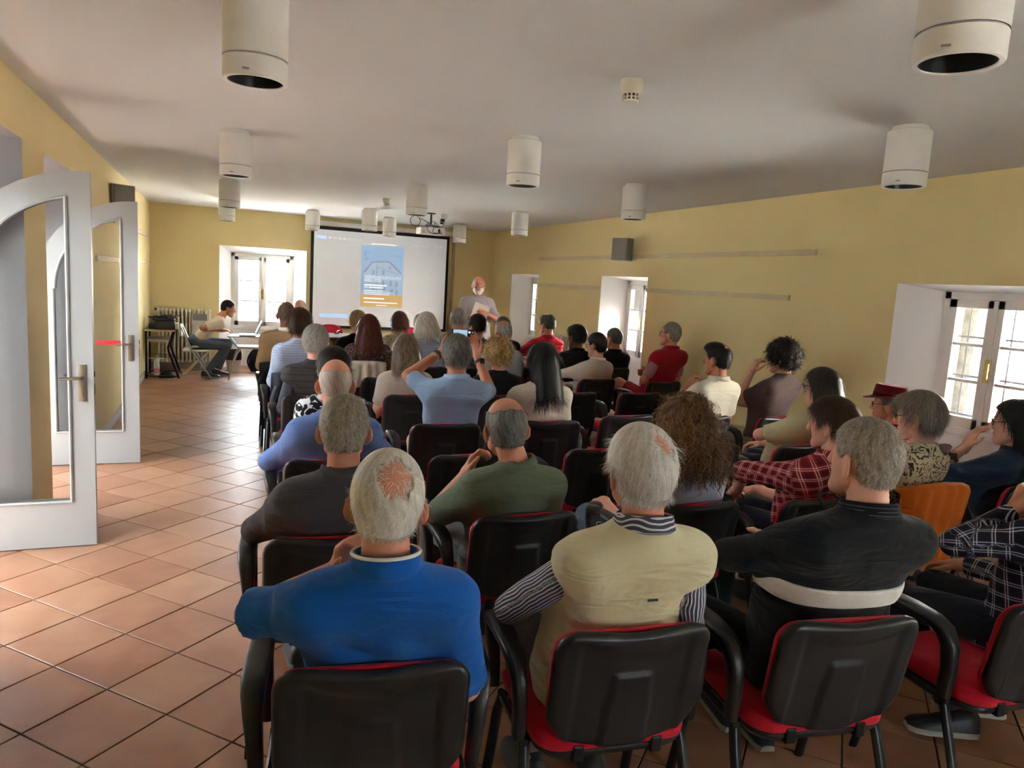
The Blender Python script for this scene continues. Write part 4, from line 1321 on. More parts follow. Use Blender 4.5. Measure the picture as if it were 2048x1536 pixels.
def add_hand(F, wrist, d, n, s, k=0.0035, size=1.0, curl=0.5, thumb=1.0, fan=0.0):
    """palm and five separate fingers; d = direction to the knuckles, n = way the palm faces, s = +1 when the thumb lies along d x n"""
    w = np.array(wrist, float); d = np.array(d, float); d /= np.linalg.norm(d)
    n = np.array(n, float); n -= d * (n @ d); n /= np.linalg.norm(n)
    t = np.cross(d, n) * s
    S = size
    kn = w + d * 0.088 * S
    F.cone(w - d * 0.03 * S, w + d * 0.015 * S, 0.027 * S, 0.026 * S, 0.006)
    for off in (-0.026, -0.009, 0.009, 0.026):
        F.cone(w + t * off * 0.55 * S + d * 0.01, kn + t * off * S, 0.017 * S, 0.0125 * S, 0.006)
    lens = {0.029: (0.040, 0.024, 0.020), 0.010: (0.044, 0.028, 0.021), -0.010: (0.041, 0.026, 0.020), -0.028: (0.032, 0.020, 0.018)}
    for i, (off, L) in enumerate(lens.items()):
        p = kn + t * off * S - n * 0.002
        ang = 0.0; dd = d + t * fan * (off / 0.03)
        dd /= np.linalg.norm(dd)
        r = 0.0088 * S
        for j, l in enumerate(L):
            ang += curl * (0.55, 0.85, 0.6)[j] * (1 + 0.12 * i)
            dirv = dd * math.cos(ang) + n * math.sin(ang)
            q = p + dirv * l * S
            F.cone(p, q, r, r * 0.9, k); p = q; r *= 0.92
    p = w + d * 0.022 * S + t * 0.024 * S + n * 0.006
    for L, a, r in ((0.040, 0.75, 0.0125), (0.032, 0.45, 0.0105), (0.025, 0.25, 0.0092)):
        dirv = d * math.cos(a * thumb) + t * math.sin(a * thumb) * 0.9 + n * 0.35 * curl
        dirv /= np.linalg.norm(dirv)
        q = p + dirv * L * S
        F.cone(p, q, r * S, r * 0.9 * S, k); p = q

def torso_fn(sp):
    H = sp['H']; z0 = sp.get('z0', 0.47); nb = sp['nb']; b_ = sp['build']; sw = sp['sw']
    bl = sp.get('belly', 0.0)
    T = np.array([0, .12, .3, .5, .68, .80, .88, .94, 0.985, 1.05])
    WX = np.array([.180 + .3 * bl, .178 + .5 * bl, .160 + .6 * bl, .168 + .3 * bl, .182, sw * 0.95, sw * .90, sw * .70, .094, .058]) * b_
    WX[-2:] = (.088, .056); WX[5:8] /= b_ ** 0.6
    WY = np.array([.125, .125 + .5 * bl, .115 + .7 * bl, .120 + .5 * bl, .120 + .15 * bl, .108, .095, .078, .066, .056]) * b_
    CY = np.array([0, .12, .3, .5, .68, .8, .88, .94, 1.0, 1.05])
    hip = sp['hip']
    slump = sp.get('slump', 0.02)
    q_ = CY ** 1.9 if not sp.get('lin') else CY
    cy = hip[1] + (nb[1] - hip[1]) * q_ - slump * np.sin(np.clip(CY, 0, 1) * PI) * (0 if not sp.get('lin') else 1)
    if not sp.get('lin'): cy = cy + np.clip(WY - .118, 0, .1) * np.clip((.85 - T) / .2, 0, 1)
    cx = hip[0] + (nb[0] - hip[0]) * CY
    WYb = np.maximum(WY, 0.05)
    def f(X, Y, Z):
        t = (Z - z0) / (nb[2] - z0)
        tz = t.ravel()
        g = lambda A: np.interp(tz, T, A).astype(F32).reshape(t.shape)
        wx, wy, ox, oy = g(WX), g(WYb), g(cx), g(cy)
        x = np.abs(X - ox) / wx; y = np.abs(Y - oy) / wy
        rho = (x ** 2.5 + y ** 2.5) ** 0.4
        d = (rho - 1) * np.minimum(wx, wy) * 0.85
        return np.maximum(d, np.maximum((z0 - Z), (Z - (nb[2] + .03))))
    lo = np.array([min(hip[0], nb[0]) - WX.max() - .02, min(hip[1], nb[1]) - WY.max() - slump - .03, z0 - .02])
    hi = np.array([max(hip[0], nb[0]) + WX.max() + .02, max(hip[1], nb[1]) + WY.max() + .05, nb[2] + .06])
    return f, lo, hi

def folds(seed, amp=0.0035, zmid=None):
    r = np.random.default_rng(seed)
    a = r.uniform(-1, 1, (3, 3)); ph = r.uniform(0, 6, 3)
    def f(X, Y, Z):
        w = np.sin(X * 11 * a[0, 0] + Y * 9 * a[0, 1] + Z * 13 + ph[0])
        e = np.clip(1.15 - np.abs(X) / .22, .15, 1)
        d = np.sin(Z * 34 + X * 30 * a[1, 0] + 2.6 * w + ph[1]) * (0.35 + 0.65 * np.sin(X * 9 + Z * 7 + ph[2])) * e
        d2 = np.sin(X * 30 * a[2, 0] + Z * 18 * a[2, 1] + Y * 12 + 2 * w)
        return (amp * (0.65 * d + 0.45 * d2)).astype(F32)
    return f

HEADK = 0.010
def add_head(F, C, R, s, face, earout=1.0, jaw=1.0, k=HEADK):
    P = lambda x, y, z: np.array(C) + R @ (np.array((x, y, z)) * s)
    E = lambda c, r, k=HEADK, add=0.0, RR=None: F.ell(P(*c), np.array(r) * s, k, R if RR is None else RR, add)
    E((0, -.012, .034), (.074, .095, .086))
    E((0, -.035, .010), (.070, .072, .070))
    E((0, .030, -.030), (.058, .060, .080))
    F.cone(P(-.040, .020, -.070), P(-.012, .068, -.098), .026 * s * jaw, .020 * s, k)
    F.cone(P(.040, .020, -.070), P(.012, .068, -.098), .026 * s * jaw, .020 * s, k)
    E((0, .070, -.100), (.021, .018, .017))
    if face:
        F.cone(P(0, .088, .018), P(0, .109, -.026), .008 * s, .0125 * s, .005)
        E((-.012, .096, -.032), (.009, .011, .008), .004); E((.012, .096, -.032), (.009, .011, .008), .004)
        E((0, .078, .030), (.050, .014, .010), .006)
        E((0, .087, -.056), (.024, .010, .006), .004); E((0, .086, -.067), (.021, .010, .007), .004)
        E((-.035, .068, -.020), (.020, .014, .018), .008); E((.035, .068, -.020), (.020, .014, .018), .008)
    else:
        F.cone(P(0, .088, .018), P(0, .106, -.026), .009 * s, .014 * s, .006)
    for sg in (-1, 1):
        RE = R @ np.array(Matrix.Rotation(sg * (0.72 * earout), 3, 'Z')) @ np.array(Matrix.Rotation(-.22, 3, 'X'))
        E((sg * .084, -.012, -.014), (.0064, .022, .034), .0035, 0, RE)
        E((sg * .079, -.004, -.042), (.0068, .012, .014), .0035, 0, RE)
        E((sg * .074, .002, -.016), (.010, .012, .024), .005, 0, RE)

# ---- hair
HLINE_Y = np.array([-.14, -.09, -.05, -.02, .01, .035, .06, .085, .12])
def hairline(style):
    if style == 'nape': return np.array([-.085, -.085, -.075, -.035, .000, .018, .055, .078, .085])
    if style == 'high': return np.array([-.060, -.060, -.055, -.028, .002, .024, .065, .085, .095])
    return np.array([-.066, -.066, -.058, -.028, .000, .020, .060, .080, .090])
def hair_mesh(parent, C, R, s, hs, lod):
    """hs: dict(style, mat, len, thick, bald=(x,y,z,r), n, sl (strand length), w)"""
    st = hs['style']
    th = hs.get('thick', 0.008)
    step = (0.0046, 0.0062, 0.0085)[lod] * (1.15 if st in ('long', 'bob', 'curlylong') else 1)
    L = hs.get('len', 0.0)
    w = hs.get('wide', 0.0)
    lo = np.array([-.105 - th - w, -.185 - th - w, -.105 - L]); hi = np.array([.105 + th + w, .125 + th, .145 + th + hs.get('top', 0.0)])
    ax, ay, az = [np.arange(lo[i], hi[i] + step, step, dtype=F32) for i in range(3)]
    F = Field(ax, ay, az)
    X, Y, Z = F.grid((slice(None),) * 3)
    top = hs.get('top', 0.0)
    F.ell((0, -.012, .034), (.074, .095, .086), .010, add=th)
    F.ell((0, -.035, .010), (.070, .072, .070), .010, add=th * 0.9)
    if top: F.ell((0, .02, .085), (.060, .070, .035), .014, add=top)
    if st in ('short', 'bald', 'crop'): F.ell((0, -.050, -.040), (.056, .045, .045), .010, add=th * 0.6)
    d = F.dist()
    full = np.zeros(F.sh, F32)
    hl = np.interp(np.broadcast_to(Y, F.sh).ravel(), HLINE_Y, hairline(hs.get('line', 'std'))).reshape(F.sh).astype(F32)
    if st in ('bob', 'long', 'curlylong'):
        # curtain of hair falling behind and at the sides of the face
        t = np.clip((-Z + .03) / (L + .06), 0, 1)
        fl = hs.get('flare', 0.0)
        wx = .078 + th + w * np.sin(np.clip(t, 0, 1) * PI * .75) + fl * t; wy = .088 + th + w * .6 * np.sin(t * PI * .75)
        if hs.get('taper'): wx = wx - hs['taper'] * np.clip(t - .55, 0, 1) ** 1.5; wy = wy - .5 * hs['taper'] * np.clip(t - .55, 0, 1) ** 1.5
        oy = -.018 - hs.get('back', 0.045) * t
        rho = (np.abs(X / wx) ** 2.3 + np.abs((Y - oy) / wy) ** 2.3) ** (1 / 2.3)
        dc = (rho - 1) * .075
        zend = -.055 - L
        wob = .008 * np.sin(X * 90) + .006 * np.sin(X * 41 + 1)
        dc = np.maximum(np.maximum(dc, zend + wob - Z), Z - .04)
        frontcut = Y - hs.get('front', .045) + .02 * np.sin(t * 3)
        dc = np.maximum(dc, frontcut + np.zeros_like(dc))
        hollow = (np.sqrt((X / .058) ** 2 + ((Y - .02) / .085) ** 2) - 1) * .06
        dc = np.maximum(dc, -np.where(Z < .0, hollow, 1))
        face = np.maximum(np.maximum(Y - .055, .0 - 1 + 0 * Y), -1)
        cap = np.maximum(d, (hl - Z) * 0.8)
        d = -.012 * np.log(np.exp(np.clip(-cap / .012, -60, 30)) + np.exp(np.clip(-dc / .012, -60, 30)))
    elif st == 'curly':
        fc = Y - .052 - .2 * (Z - .04)
        lowc = (-.075 - hs.get('len', 0) - Z)
        d = np.maximum(d, lowc)
        hole = (np.sqrt((X / .066) ** 2 + ((Y - .10) / .075) ** 2 + ((Z + .04) / .10) ** 2) - 1) * .06
        d = np.maximum(d, -hole)
    else:
        d = np.maximum(d, (hl - Z) * 0.8)
    if st in ('short', 'bald', 'crop') and not hs.get('overear'):
        for sg in (-1, 1):
            er = (np.sqrt(((X - sg * .085) / .030) ** 2 + ((Y + .010) / .030) ** 2 + ((Z + .016) / .040) ** 2) - 1) * .026
            d = np.maximum(d, -er)
    d0 = d
    if 'bald' in hs:
        for bx in (hs['bald'] if isinstance(hs['bald'][0], tuple) else [hs['bald']]):
            r = np.sqrt((X - bx[0]) ** 2 + (Y - bx[1]) ** 2 + ((Z - bx[2]) * bx[4] if len(bx) > 4 else (Z - bx[2])) ** 2)
            nz = (.005 * np.sin(X * 140 + Z * 60) + .004 * np.sin(Z * 170 + Y * 90)) * (1 if hs.get('sl', .02) > .01 else .25)
            d = np.maximum(d, bx[3] - r + nz)
    if 'noise' in hs:
        q = hs['noise']; a = q[1]
        d = d + q[0] * (np.sin(X * a + 2 * np.sin(Z * a * .7)) * np.sin(Z * a * 1.1 + 2 * np.sin(Y * a * .6)) + .6 * np.sin(Y * a * 1.2 + 2 * np.sin(X * a * .8)))
    V, Q = surface_nets(np.broadcast_to(d, F.sh), ax, ay, az)
    if len(V) == 0: return None
    for _ in range(1):
        acc = np.zeros_like(V); n = np.zeros(len(V))
        for a, b_ in ((0, 1), (1, 2), (2, 3), (3, 0)):
            np.add.at(acc, Q[:, a], V[Q[:, b_]]); np.add.at(n, Q[:, a], 1)
            np.add.at(acc, Q[:, b_], V[Q[:, a]]); np.add.at(n, Q[:, b_], 1)
        V = V * .5 + .5 * acc / np.maximum(n, 1)[:, None]
    rng = np.random.default_rng(hs.get('seed', 5))
    # streaky tint on the cap itself
    az_ = np.arctan2(V[:, 0], -V[:, 1] + .02)
    tint = 0.30 + 0.22 * np.sin(az_ * 31 + 4 * np.sin(V[:, 2] * 30)) * np.sin(az_ * 13 + 1) + rng.normal(0, .06, len(V))
    # strands
    N = int(hs.get('n', 2500) * (1.0, .6, .35)[lod])
    verts, quads, tints = [V], [Q], [tint]
    if N:
        v0, v1, v2 = V[Q[:, 0]], V[Q[:, 1]], V[Q[:, 3]]
        nr = np.cross(v1 - v0, v2 - v0); ar = np.linalg.norm(nr, axis=1) + 1e-12; nr /= ar[:, None]
        cen = V[Q].mean(1)
        out = np.einsum('ij,ij->i', nr, cen - np.array((0, -.01, .02)))
        if np.mean(out) < 0: nr = -nr
        ok = np.einsum('ij,ij->i', nr, cen - np.array((0, -.01, np.minimum(0, 0)))) > -0.01
        p = ar * ok; p /= p.sum()
        fi = rng.choice(len(Q), N, p=p)
        u = rng.random((N, 1)); w2 = rng.random((N, 1))
        P = v0[fi] + (v1 - v0)[fi] * u + (v2 - v0)[fi] * w2
        nn = nr[fi]
        crown = np.array(hs.get('crown', (0.01, -.055, .105)))
        T = P - crown
        T += np.array((0, 0, -hs.get('fall', .05))) * 1.0
        T -= nn * np.einsum('ij,ij->i', T, nn)[:, None]
        T /= np.linalg.norm(T, axis=1)[:, None] + 1e-9
        T += rng.normal(0, hs.get('mess', .25), T.shape)
        T -= nn * np.einsum('ij,ij->i', T, nn)[:, None]
        T /= np.linalg.norm(T, axis=1)[:, None] + 1e-9
        W = np.cross(T, nn)
        sl = hs.get('sl', .022) * (0.6 + .8 * rng.random((N, 1)))
        lift = hs.get('lift', .18) * (0.6 + .8 * rng.random((N, 1)))
        wd = hs.get('w', .0010) * (1, 1.5, 2.2)[lod] * (0.7 + .6 * rng.random((N, 1)))
        seg = hs.get('seg', 3)
        curl = hs.get('curl', 0.0)
        ph = rng.uniform(0, 6.28, (N, 1)); om = hs.get('turns', 2.0) * 6.28
        rows = []
        for j in range(seg + 1):
            t = j / seg
            c = P - nn * .002 + T * sl * t + nn * sl * lift * t * (1.4 - t) + np.array((0, 0, -1)) * sl * hs.get('grav', .12) * t * t
            if curl: c = c + (W * np.cos(ph + om * t) + nn * np.sin(ph + om * t)) * curl
            ww = wd * (1 - .75 * t)
            rows.append(c - W * ww); rows.append(c + W * ww)
        SV = np.stack(rows, 1).reshape(-1, 3)
        b0 = np.arange(N)[:, None] * (2 * (seg + 1)) + len(V)
        qs = [np.concatenate([b0 + 2 * j, b0 + 2 * j + 1, b0 + 2 * j + 3, b0 + 2 * j + 2], 1) for j in range(seg)]
        verts.append(SV); quads += qs
        tv = np.clip(rng.normal(.5, .28, N), 0, 1)
        if 'patch' in hs:   # darker or lighter towards the nape / tips
            tv = np.clip(tv + hs['patch'] * (P[:, 2] - .02) / .1, 0, 1)
        tints.append(np.repeat(tv, 2 * (seg + 1)))
        NW = int(hs.get('wisp', 0) * (1.0, .6, .3)[lod])
        if NW and 'bald' in hs:   # sparse fine hairs across the thin crown
            V2, Q2 = surface_nets(np.broadcast_to(d0, F.sh), ax, ay, az)
            c2 = V2[Q2].mean(1); n2 = np.cross(V2[Q2[:, 1]] - V2[Q2[:, 0]], V2[Q2[:, 3]] - V2[Q2[:, 0]]); n2 /= np.linalg.norm(n2, axis=1)[:, None] + 1e-12
            if np.mean(np.einsum('ij,ij->i', n2, c2 - np.array((0, -.01, .02)))) < 0: n2 = -n2
            bx = hs['bald'][0] if isinstance(hs['bald'][0], tuple) else hs['bald']
            rr_ = np.linalg.norm(c2 - np.array(bx[:3]), axis=1) / bx[3]
            ok2 = (rr_ < 1.12) & (np.einsum('ij,ij->i', n2, c2 - np.array((0, -.01, .02))) > .02)
            pw = np.where(ok2, .12 + rr_ ** 5, 0); 
            if pw.sum() > 0:
                f2 = rng.choice(len(Q2), NW, p=pw / pw.sum()); P2 = c2[f2] + rng.normal(0, .002, (NW, 3)); m2 = n2[f2]
                T2 = P2 - np.array(bx[:3]) + rng.normal(0, .018, (NW, 3)); T2 -= m2 * np.einsum('ij,ij->i', T2, m2)[:, None]; T2 /= np.linalg.norm(T2, axis=1)[:, None] + 1e-9
                W2 = np.cross(T2, m2); l2 = hs.get('sl', .02) * (.6 + .7 * rng.random((NW, 1)))
                rows = []
                for j in range(seg + 1):
                    t = j / seg; c = P2 - m2 * (th * .9) + T2 * l2 * t + m2 * (th * .5) * np.sin(t * 2.6); ww = .0006 * (1, 1.4, 2)[lod] * (1 - .7 * t)
                    rows.append(c - W2 * ww); rows.append(c + W2 * ww)
                base = sum(len(v) for v in verts); b0 = np.arange(NW)[:, None] * (2 * (seg + 1)) + base
                verts.append(np.stack(rows, 1).reshape(-1, 3)); quads += [np.concatenate([b0 + 2 * j, b0 + 2 * j + 1, b0 + 2 * j + 3, b0 + 2 * j + 2], 1) for j in range(seg)]
                tints.append(np.repeat(np.clip(rng.normal(.6, .25, NW), 0, 1), 2 * (seg + 1)))
    V = np.concatenate(verts); Q = np.concatenate(quads); tint = np.clip(np.concatenate(tints), 0, 1)
    V = (np.array(C)[:, None] + R @ (V.T * s)).T
    return np_mesh(hs.get('name', 'hair'), V, Q, hs['mat'], parent, True, tint, 0)

EYEW = mat('eye_white', (0.75, 0.72, 0.68), 0.2); IRIS = mat('eye_iris', (0.05, 0.035, 0.025), 0.15)
def glasses(parent, C, R, s, m):
    P = lambda x, y, z: Vector(np.array(C) + R @ (np.array((x, y, z)) * s))
    mb = MB()
    for sg in (-1, 1):
        mb.tube([P(sg * .033 + .024 * math.cos(t), .099 - .01 * abs(math.cos(t)) * (1 if sg * math.cos(t) > 0 else 0), .006 + .017 * math.sin(t)) for t in [2 * PI * i / 16 for i in range(17)]], .0022, 6, False)
        mb.tube([P(sg * .058, .091, .010), P(sg * .074, .06, .010), P(sg * .082, -.005, .014), P(sg * .082, -.022, -.004)], .0023, 6)
    mb.tube([P(-.009, .101, .010), P(0, .106, .012), P(.009, .101, .010)], .002, 6)
    mb.build('glasses', m, parent, True)
def eyes(parent, C, R, s):
    for sg in (-1, 1):
        c = Vector(np.array(C) + R @ (np.array((sg * .031, .074, .006)) * s))
        MB().lathe([(0.0001, -.0115), (.006, -.0098), (.0100, -.0055), (.0115, 0), (.0100, .0055), (.006, .0098), (.0001, .0115)], 12, tr(*c)).build('eye', EYEW, parent, True)
        c2 = Vector(np.array(C) + R @ (np.array((sg * .031, .0815, .006)) * s))
        MB().lathe([(0.0001, -.005), (.004, -.003), (.005, 0), (.004, .003), (.0001, .005)], 10, tr(*c2)).build('iris', IRIS, parent, True)

def ring_collar(parent, nb, axis, r, h, m, flare=0.010, gap=0.5, name='collar', trim=None, tiltb=0.0, fy=0.0):
    """turned-down shirt collar: a band round the neck, open at the front"""
    ax = Vector(axis).normalized()
    bx = Vector((1, 0, 0)); bx = (bx - ax * bx.dot(ax)).normalized(); by = ax.cross(bx)
    rings = []; n = 26
    prof = [(0.000, -.010), (0.002, h * .55), (0.005, h), (0.010 + flare * .3, h * .92), (0.010 + flare, h * .1), (.006 + flare, 0.0)]
    for i in range(n + 1):
        a = PI / 2 + gap + (2 * PI - 2 * gap) * i / n
        k = 1 + fy * max(0, math.sin(a))
        dirv = bx * math.cos(a) + by * math.sin(a) * k
        dz = tiltb * -math.sin(a)
        rings.append([Vector(nb) + dirv * (r + p) + ax * (q + dz) for p, q in prof])
    mb = MB(); mb.loft(rings)
    o = mb.build(name, m, parent, True, 1.2)
    at = o.data.attributes.new('cloth', 'FLOAT_VECTOR', 'POINT')
    co = []
    for i in range(n + 1):
        for p, q in prof: co += [q * 1.0 + p, 0.0, i * .014]
    at.data.foreach_set('vector', co)
    if trim:
        t = MB(); t.tube([r_[3] for r_ in rings], .0045, 6); t.build('collar_trim', trim, o, True)
    return o

def shoe(parent, ankle, fwdv, m, sole, lod, s=1.0, tip=0.0):
    """sneaker: rounded upper on a thick sole"""
    a = Vector(ankle); f = Vector(fwdv); f.z = 0; f.normalize(); l = Vector((0, 0, 1)).cross(f)
    root = None
    z0 = a.z - 0.075
    o = Vector((a.x, a.y, z0))
    Mx = Matrix((( -l.x, f.x, 0, o.x), (-l.y, f.y, 0, o.y), (0, 0, 1, o.z), (0, 0, 0, 1)))
    if tip: Mx = Mx @ tr(0, .12, 0) @ rotx(-tip) @ tr(0, -.12, 0)
    prof = [(-.075, .026, .045, .085), (-.06, .036, .030, .105), (-.03, .040, .03, .100), (.02, .042, .03, .088), (.08, .046, .03, .068), (.13, .047, .028, .055), (.17, .040, .026, .044), (.195, .02, .026, .032)]
    def ring(y, w, zb, zt):
        return [(w * math.cos(t) * s, y * s, (zb + (zt - zb) * max(0, math.sin(t)) ** .8 if math.sin(t) >= 0 else zb) * s) for t in [2 * PI * i / 12 for i in range(12)]]
    up = MB(); up.loft([ring(y, w, .022, zt) for y, w, zb, zt in prof], M=Mx)
    u = up.build('shoe', m, parent, True, 1.0)
    so = MB(); so.loft([[(x * 1.06, y, z) for x, y, z in ring(y, w, .0, .026)] for y, w, zb, zt in prof], M=Mx)
    so.build('sole', sole, u, True, 1.0)
    return u

DARKT = fabric('dark_trousers', (0.025, 0.026, 0.032))
SHOEB = mat('black_shoe', (0.016, 0.016, 0.018), 0.5); SOLEB = mat('dark_sole', (0.03, 0.03, 0.03), 0.7); SOLEW = mat('pale_sole', (0.42, 0.40, 0.34), 0.7)
SHELL = dict()
def person(label, hx, hy, H, rz, lod=1, skinm=None, hair=None, shirt=None, sleeve='short', trousers=None, head=(0, 6, 0), sw=.205, build=1.0, belly=0.0,
           arms='lap', collar=None, extra=None, face=False, glass=None, standing=False, hs=1.0, slump=0.02, headoff=(0, 0), nbo=(0, 0), legs=None, shoes=(None, None), beard=None, hipo=(0, 0), neck=1.0, sl_len=.5,
           sleeve_mat=None, vest=None, band=None, shorts=False, trim=None, seed=None, foldamp=0.0035, colh=.032, bodyk=1.0):
    """one seated (or standing) figure. hx, hy: head centre in the room; H: height of the top of the head; rz: facing, degrees"""
    seed = seed if seed is not None else (abs(hash(label)) % 1000 if False else sum(map(ord, label)) % 997)
    a = math.radians(rz)
    lc = np.array((headoff[0], -0.15 + headoff[1] if not standing else headoff[1], H - .118 * hs))
    # root so that the head lands on (hx, hy)
    rx = hx - (lc[0] * math.cos(a) - lc[1] * math.sin(a)); ry = hy - (lc[0] * math.sin(a) + lc[1] * math.cos(a))
    root = empty('person', (rx, ry, 0), a)
    tag(root, label, 'person')
    R = rotmat(*head)
    z0 = .90 if standing else .465
    nbz = H - .262 * hs
    nb = np.array((lc[0] * .75 + nbo[0], lc[1] - .035 + nbo[1], nbz))
    hip = np.array((hipo[0], (-.035 if not standing else 0.0) + hipo[1], z0))
    sp = dict(H=H, nb=nb, hip=hip, build=build, sw=sw, belly=belly, z0=z0, slump=slump, lin=standing or headoff[1] > .05)
    tf, tlo, thi = torso_fn(sp)
    # arms
    shz = nbz - .098
    SH = {s: np.array((nb[0] + s * (sw - .048), nb[1] + .012, shz)) for s in (-1, 1)}
    if arms == 'lap': arms = {-1: 'lap', 1: 'lap'}
    if arms == 'crossed': arms = {-1: 'crossed', 1: 'crossed'}
    AR = {}
    for s in (-1, 1):
        A = arms[s]; sh = SH[s]
        if A == 'lap': el = sh + np.array((s * .065, .07, -.265)); wr = np.array((s * .10, hip[1] + .36, .635)); hd = (-.1 * s, .8, -.25); hn = (0, -.2, -1); cu = .45
        elif A == 'crossed': el = sh + np.array((s * .085, .10, -.245)); wr = np.array((nb[0] - s * .07, nb[1] + .24, el[2] + .03 + .02 * s)); hd = (-s, .15, .1); hn = (0, -1, 0); cu = .5
        elif A == 'clasp': el = sh + np.array((s * .08, .09, -.25)); wr = np.array((s * .045, hip[1] + .33, .66)); hd = (-s * .6, .6, -.1); hn = (0, -.3, -1); cu = .8
        else: el, wr, hd, hn, cu = (np.array(A[0], float), np.array(A[1], float), A[2], A[3], A[4])
        AR[s] = (sh, el, wr, hd, hn, cu)
    bs = (.0085, .0105, .014)[lod] * bodyk; fs = (.0048, .0065, .0095)[lod]
    pts = [tlo + .02, thi, lc + .15, lc - .15]
    for s in (-1, 1):
        for p in AR[s][:3]: pts += [p + .1, p - .1]
        pts += [AR[s][2] + np.array(AR[s][3]) / np.linalg.norm(AR[s][3]) * .2 + .05, AR[s][2] - .06]
    pts = np.array(pts); lo, hi = pts.min(0), pts.max(0)
    spans = [[(lc[i] - .13, lc[i] + .13)] for i in range(3)]
    F = Field(*[axis_pts(lo[i], hi[i], bs, fs, spans[i]) for i in range(3)])
    s_ = F.sub(tlo, thi); g = F.grid(s_)
    F.put(tf(*g) + .012, s_, .014)
    add_head(F, lc, R, hs, face)
    nk0 = lc + R @ (np.array((0, -.022, -.045)) * hs)
    F.cone(nk0, nb + np.array((0, .0, -.02)), .053 * hs * neck, .060 * neck, .012)
    for s in (-1, 1):
        sh, el, wr, hd, hn, cu = AR[s]
        ab = .9 + .1 * build
        F.cone(sh, el, .050 * ab, .041 * ab, .012); F.cone(el, wr, .042 * ab, .027, .010)
        add_hand(F, wr, hd, hn, s * (1 if True else 1), curl=cu, size=.98 if sw > .19 else .9)
    V, Q = surface_nets(F.dist(), F.ax, F.ay, F.az)
    body = np_mesh('body', V, Q, skinm, root)
    # garments
    if shirt is not None:
        cs = (.0088, .0105, .014)[lod]
        pts = [tlo - .02, thi + .02]
        for s in (-1, 1):
            for p in AR[s][:3 if sleeve == 'long' else 2]: pts += [p + .085, p - .085]
        pts = np.array(pts); lo, hi = pts.min(0), pts.max(0)
        G = Field(*[np.arange(lo[i], hi[i] + cs, cs, dtype=F32) for i in range(3)])
        fo = folds(seed, foldamp)
        s_ = G.sub(tlo - .02, thi + .02); g = G.grid(s_)
        d = tf(*g) + fo(*g) + .004
        neckhole = np.sqrt((g[0] - nb[0]) ** 2 + (g[1] - nb[1] - .004) ** 2 + (0 * g[2])) - .066
        d = np.maximum(d, np.where(g[2] > nb[2] - .012, -neckhole, -1))
        G.put(d, s_, .026)
        def traps(G, add=0.0):
            for s in (-1, 1):
                G.cone(nb + np.array((s * .045, .0, -.052)), AR[s][0] + np.array((0, 0, .002)), .034, .046, .026, add=add)
        def sleeves(G):
            if vest is None: traps(G)
            for s in (-1, 1):
                sh, el, wr = AR[s][:3]
                ab = .9 + .1 * build
                if sleeve == 'long':
                    G.cone(sh, el, .052 * ab, .050 * ab, .026, fold=fo); G.cone(el, wr, .050 * ab, .037, .012, cut=.97, fold=fo)
                elif sleeve == 'elbow':
                    G.cone(sh, el, .052 * ab, .053 * ab, .026, fold=fo); G.cone(el, wr, .052 * ab, .045, .012, cut=.18)
                elif sleeve == 'short':
                    G.cone(sh, el, .052 * ab, .060 * ab, .026, cut=sl_len + .18, fold=fo)
                elif sleeve == 'none':
                    G.cone(sh, el, .060 * ab, .05 * ab, .012, cut=.12)
        if vest is None: sleeves(G)
        else:
            traps(G, .006)
            for s in (-1, 1): G.cone(AR[s][0], AR[s][1], .058, .060, .026, cut=.13)
        def weave(V):
            # cloth runs round the trunk, and along and round each sleeve
            W = V.copy()
            W[:, 0] = np.arctan2(V[:, 0] - nb[0], -(V[:, 1] - hip[1] - .02)) * .17; W[:, 1] = 0
            for s in (-1, 1):
                sh, el, wr = AR[s][:3]; L1 = np.linalg.norm(el - sh)
                for a_, b_, base in ((sh, el, 0.0), (el, wr, L1)):
                    v = b_ - a_; L_ = np.linalg.norm(v); v = v / L_
                    t = (V - a_) @ v; r = V - a_ - t[:, None] * v; rn = np.linalg.norm(r, axis=1)
                    inside = (rn < .085) & (t > (.05 if base == 0 else 0)) & (t < L_ + .07) & (s * (V[:, 0] - sh[0]) > (.012 if base == 0 else -1)) if base == 0 else (rn < .075) & (t > 0) & (t < L_ + .06) & (np.linalg.norm(V - sh, axis=1) > L1 * .75)
                    e1 = np.cross(v, np.array((0, 0, 1.0))); 
                    if np.linalg.norm(e1) < .2: e1 = np.cross(v, np.array((0, 1.0, 0)))
                    e1 /= np.linalg.norm(e1); e2 = np.cross(v, e1)
                    ang = np.arctan2(r @ e2, r @ e1)
                    W[inside, 0] = ang[inside] * .055; W[inside, 2] = -(base + t[inside])
            return W
        V, Q = surface_nets(G.dist(), G.ax, G.ay, G.az)
        so = np_mesh('shirt' if vest is None else vest, V, Q, shirt, root, cloth=weave)
        if vest is not None:
            G = Field(*[np.arange(lo[i], hi[i] + cs, cs, dtype=F32) for i in range(3)])
            G.put(tf(*G.grid(s_)) + .008, s_, .012)
            sleeves(G)
            V, Q = surface_nets(G.dist(), G.ax, G.ay, G.az)
            np_mesh('shirt', V, Q, sleeve_mat, root, cloth=weave)
        if band:   # contrasting stripe round the body: (z0, z1, material)
            G = Field(*[np.arange(lo[i], hi[i] + cs, cs, dtype=F32) for i in range(3)])
            gg = G.grid(s_)
            dd = np.maximum(tf(*gg) + fo(*gg) - .005, np.maximum(band[0] + .05 * gg[0] * 0 - gg[2], gg[2] - band[1]))
            G.put(dd, s_, .004)
            V, Q = surface_nets(G.dist(), G.ax, G.ay, G.az)
            np_mesh('chest_stripe', V, Q, band[2], so)
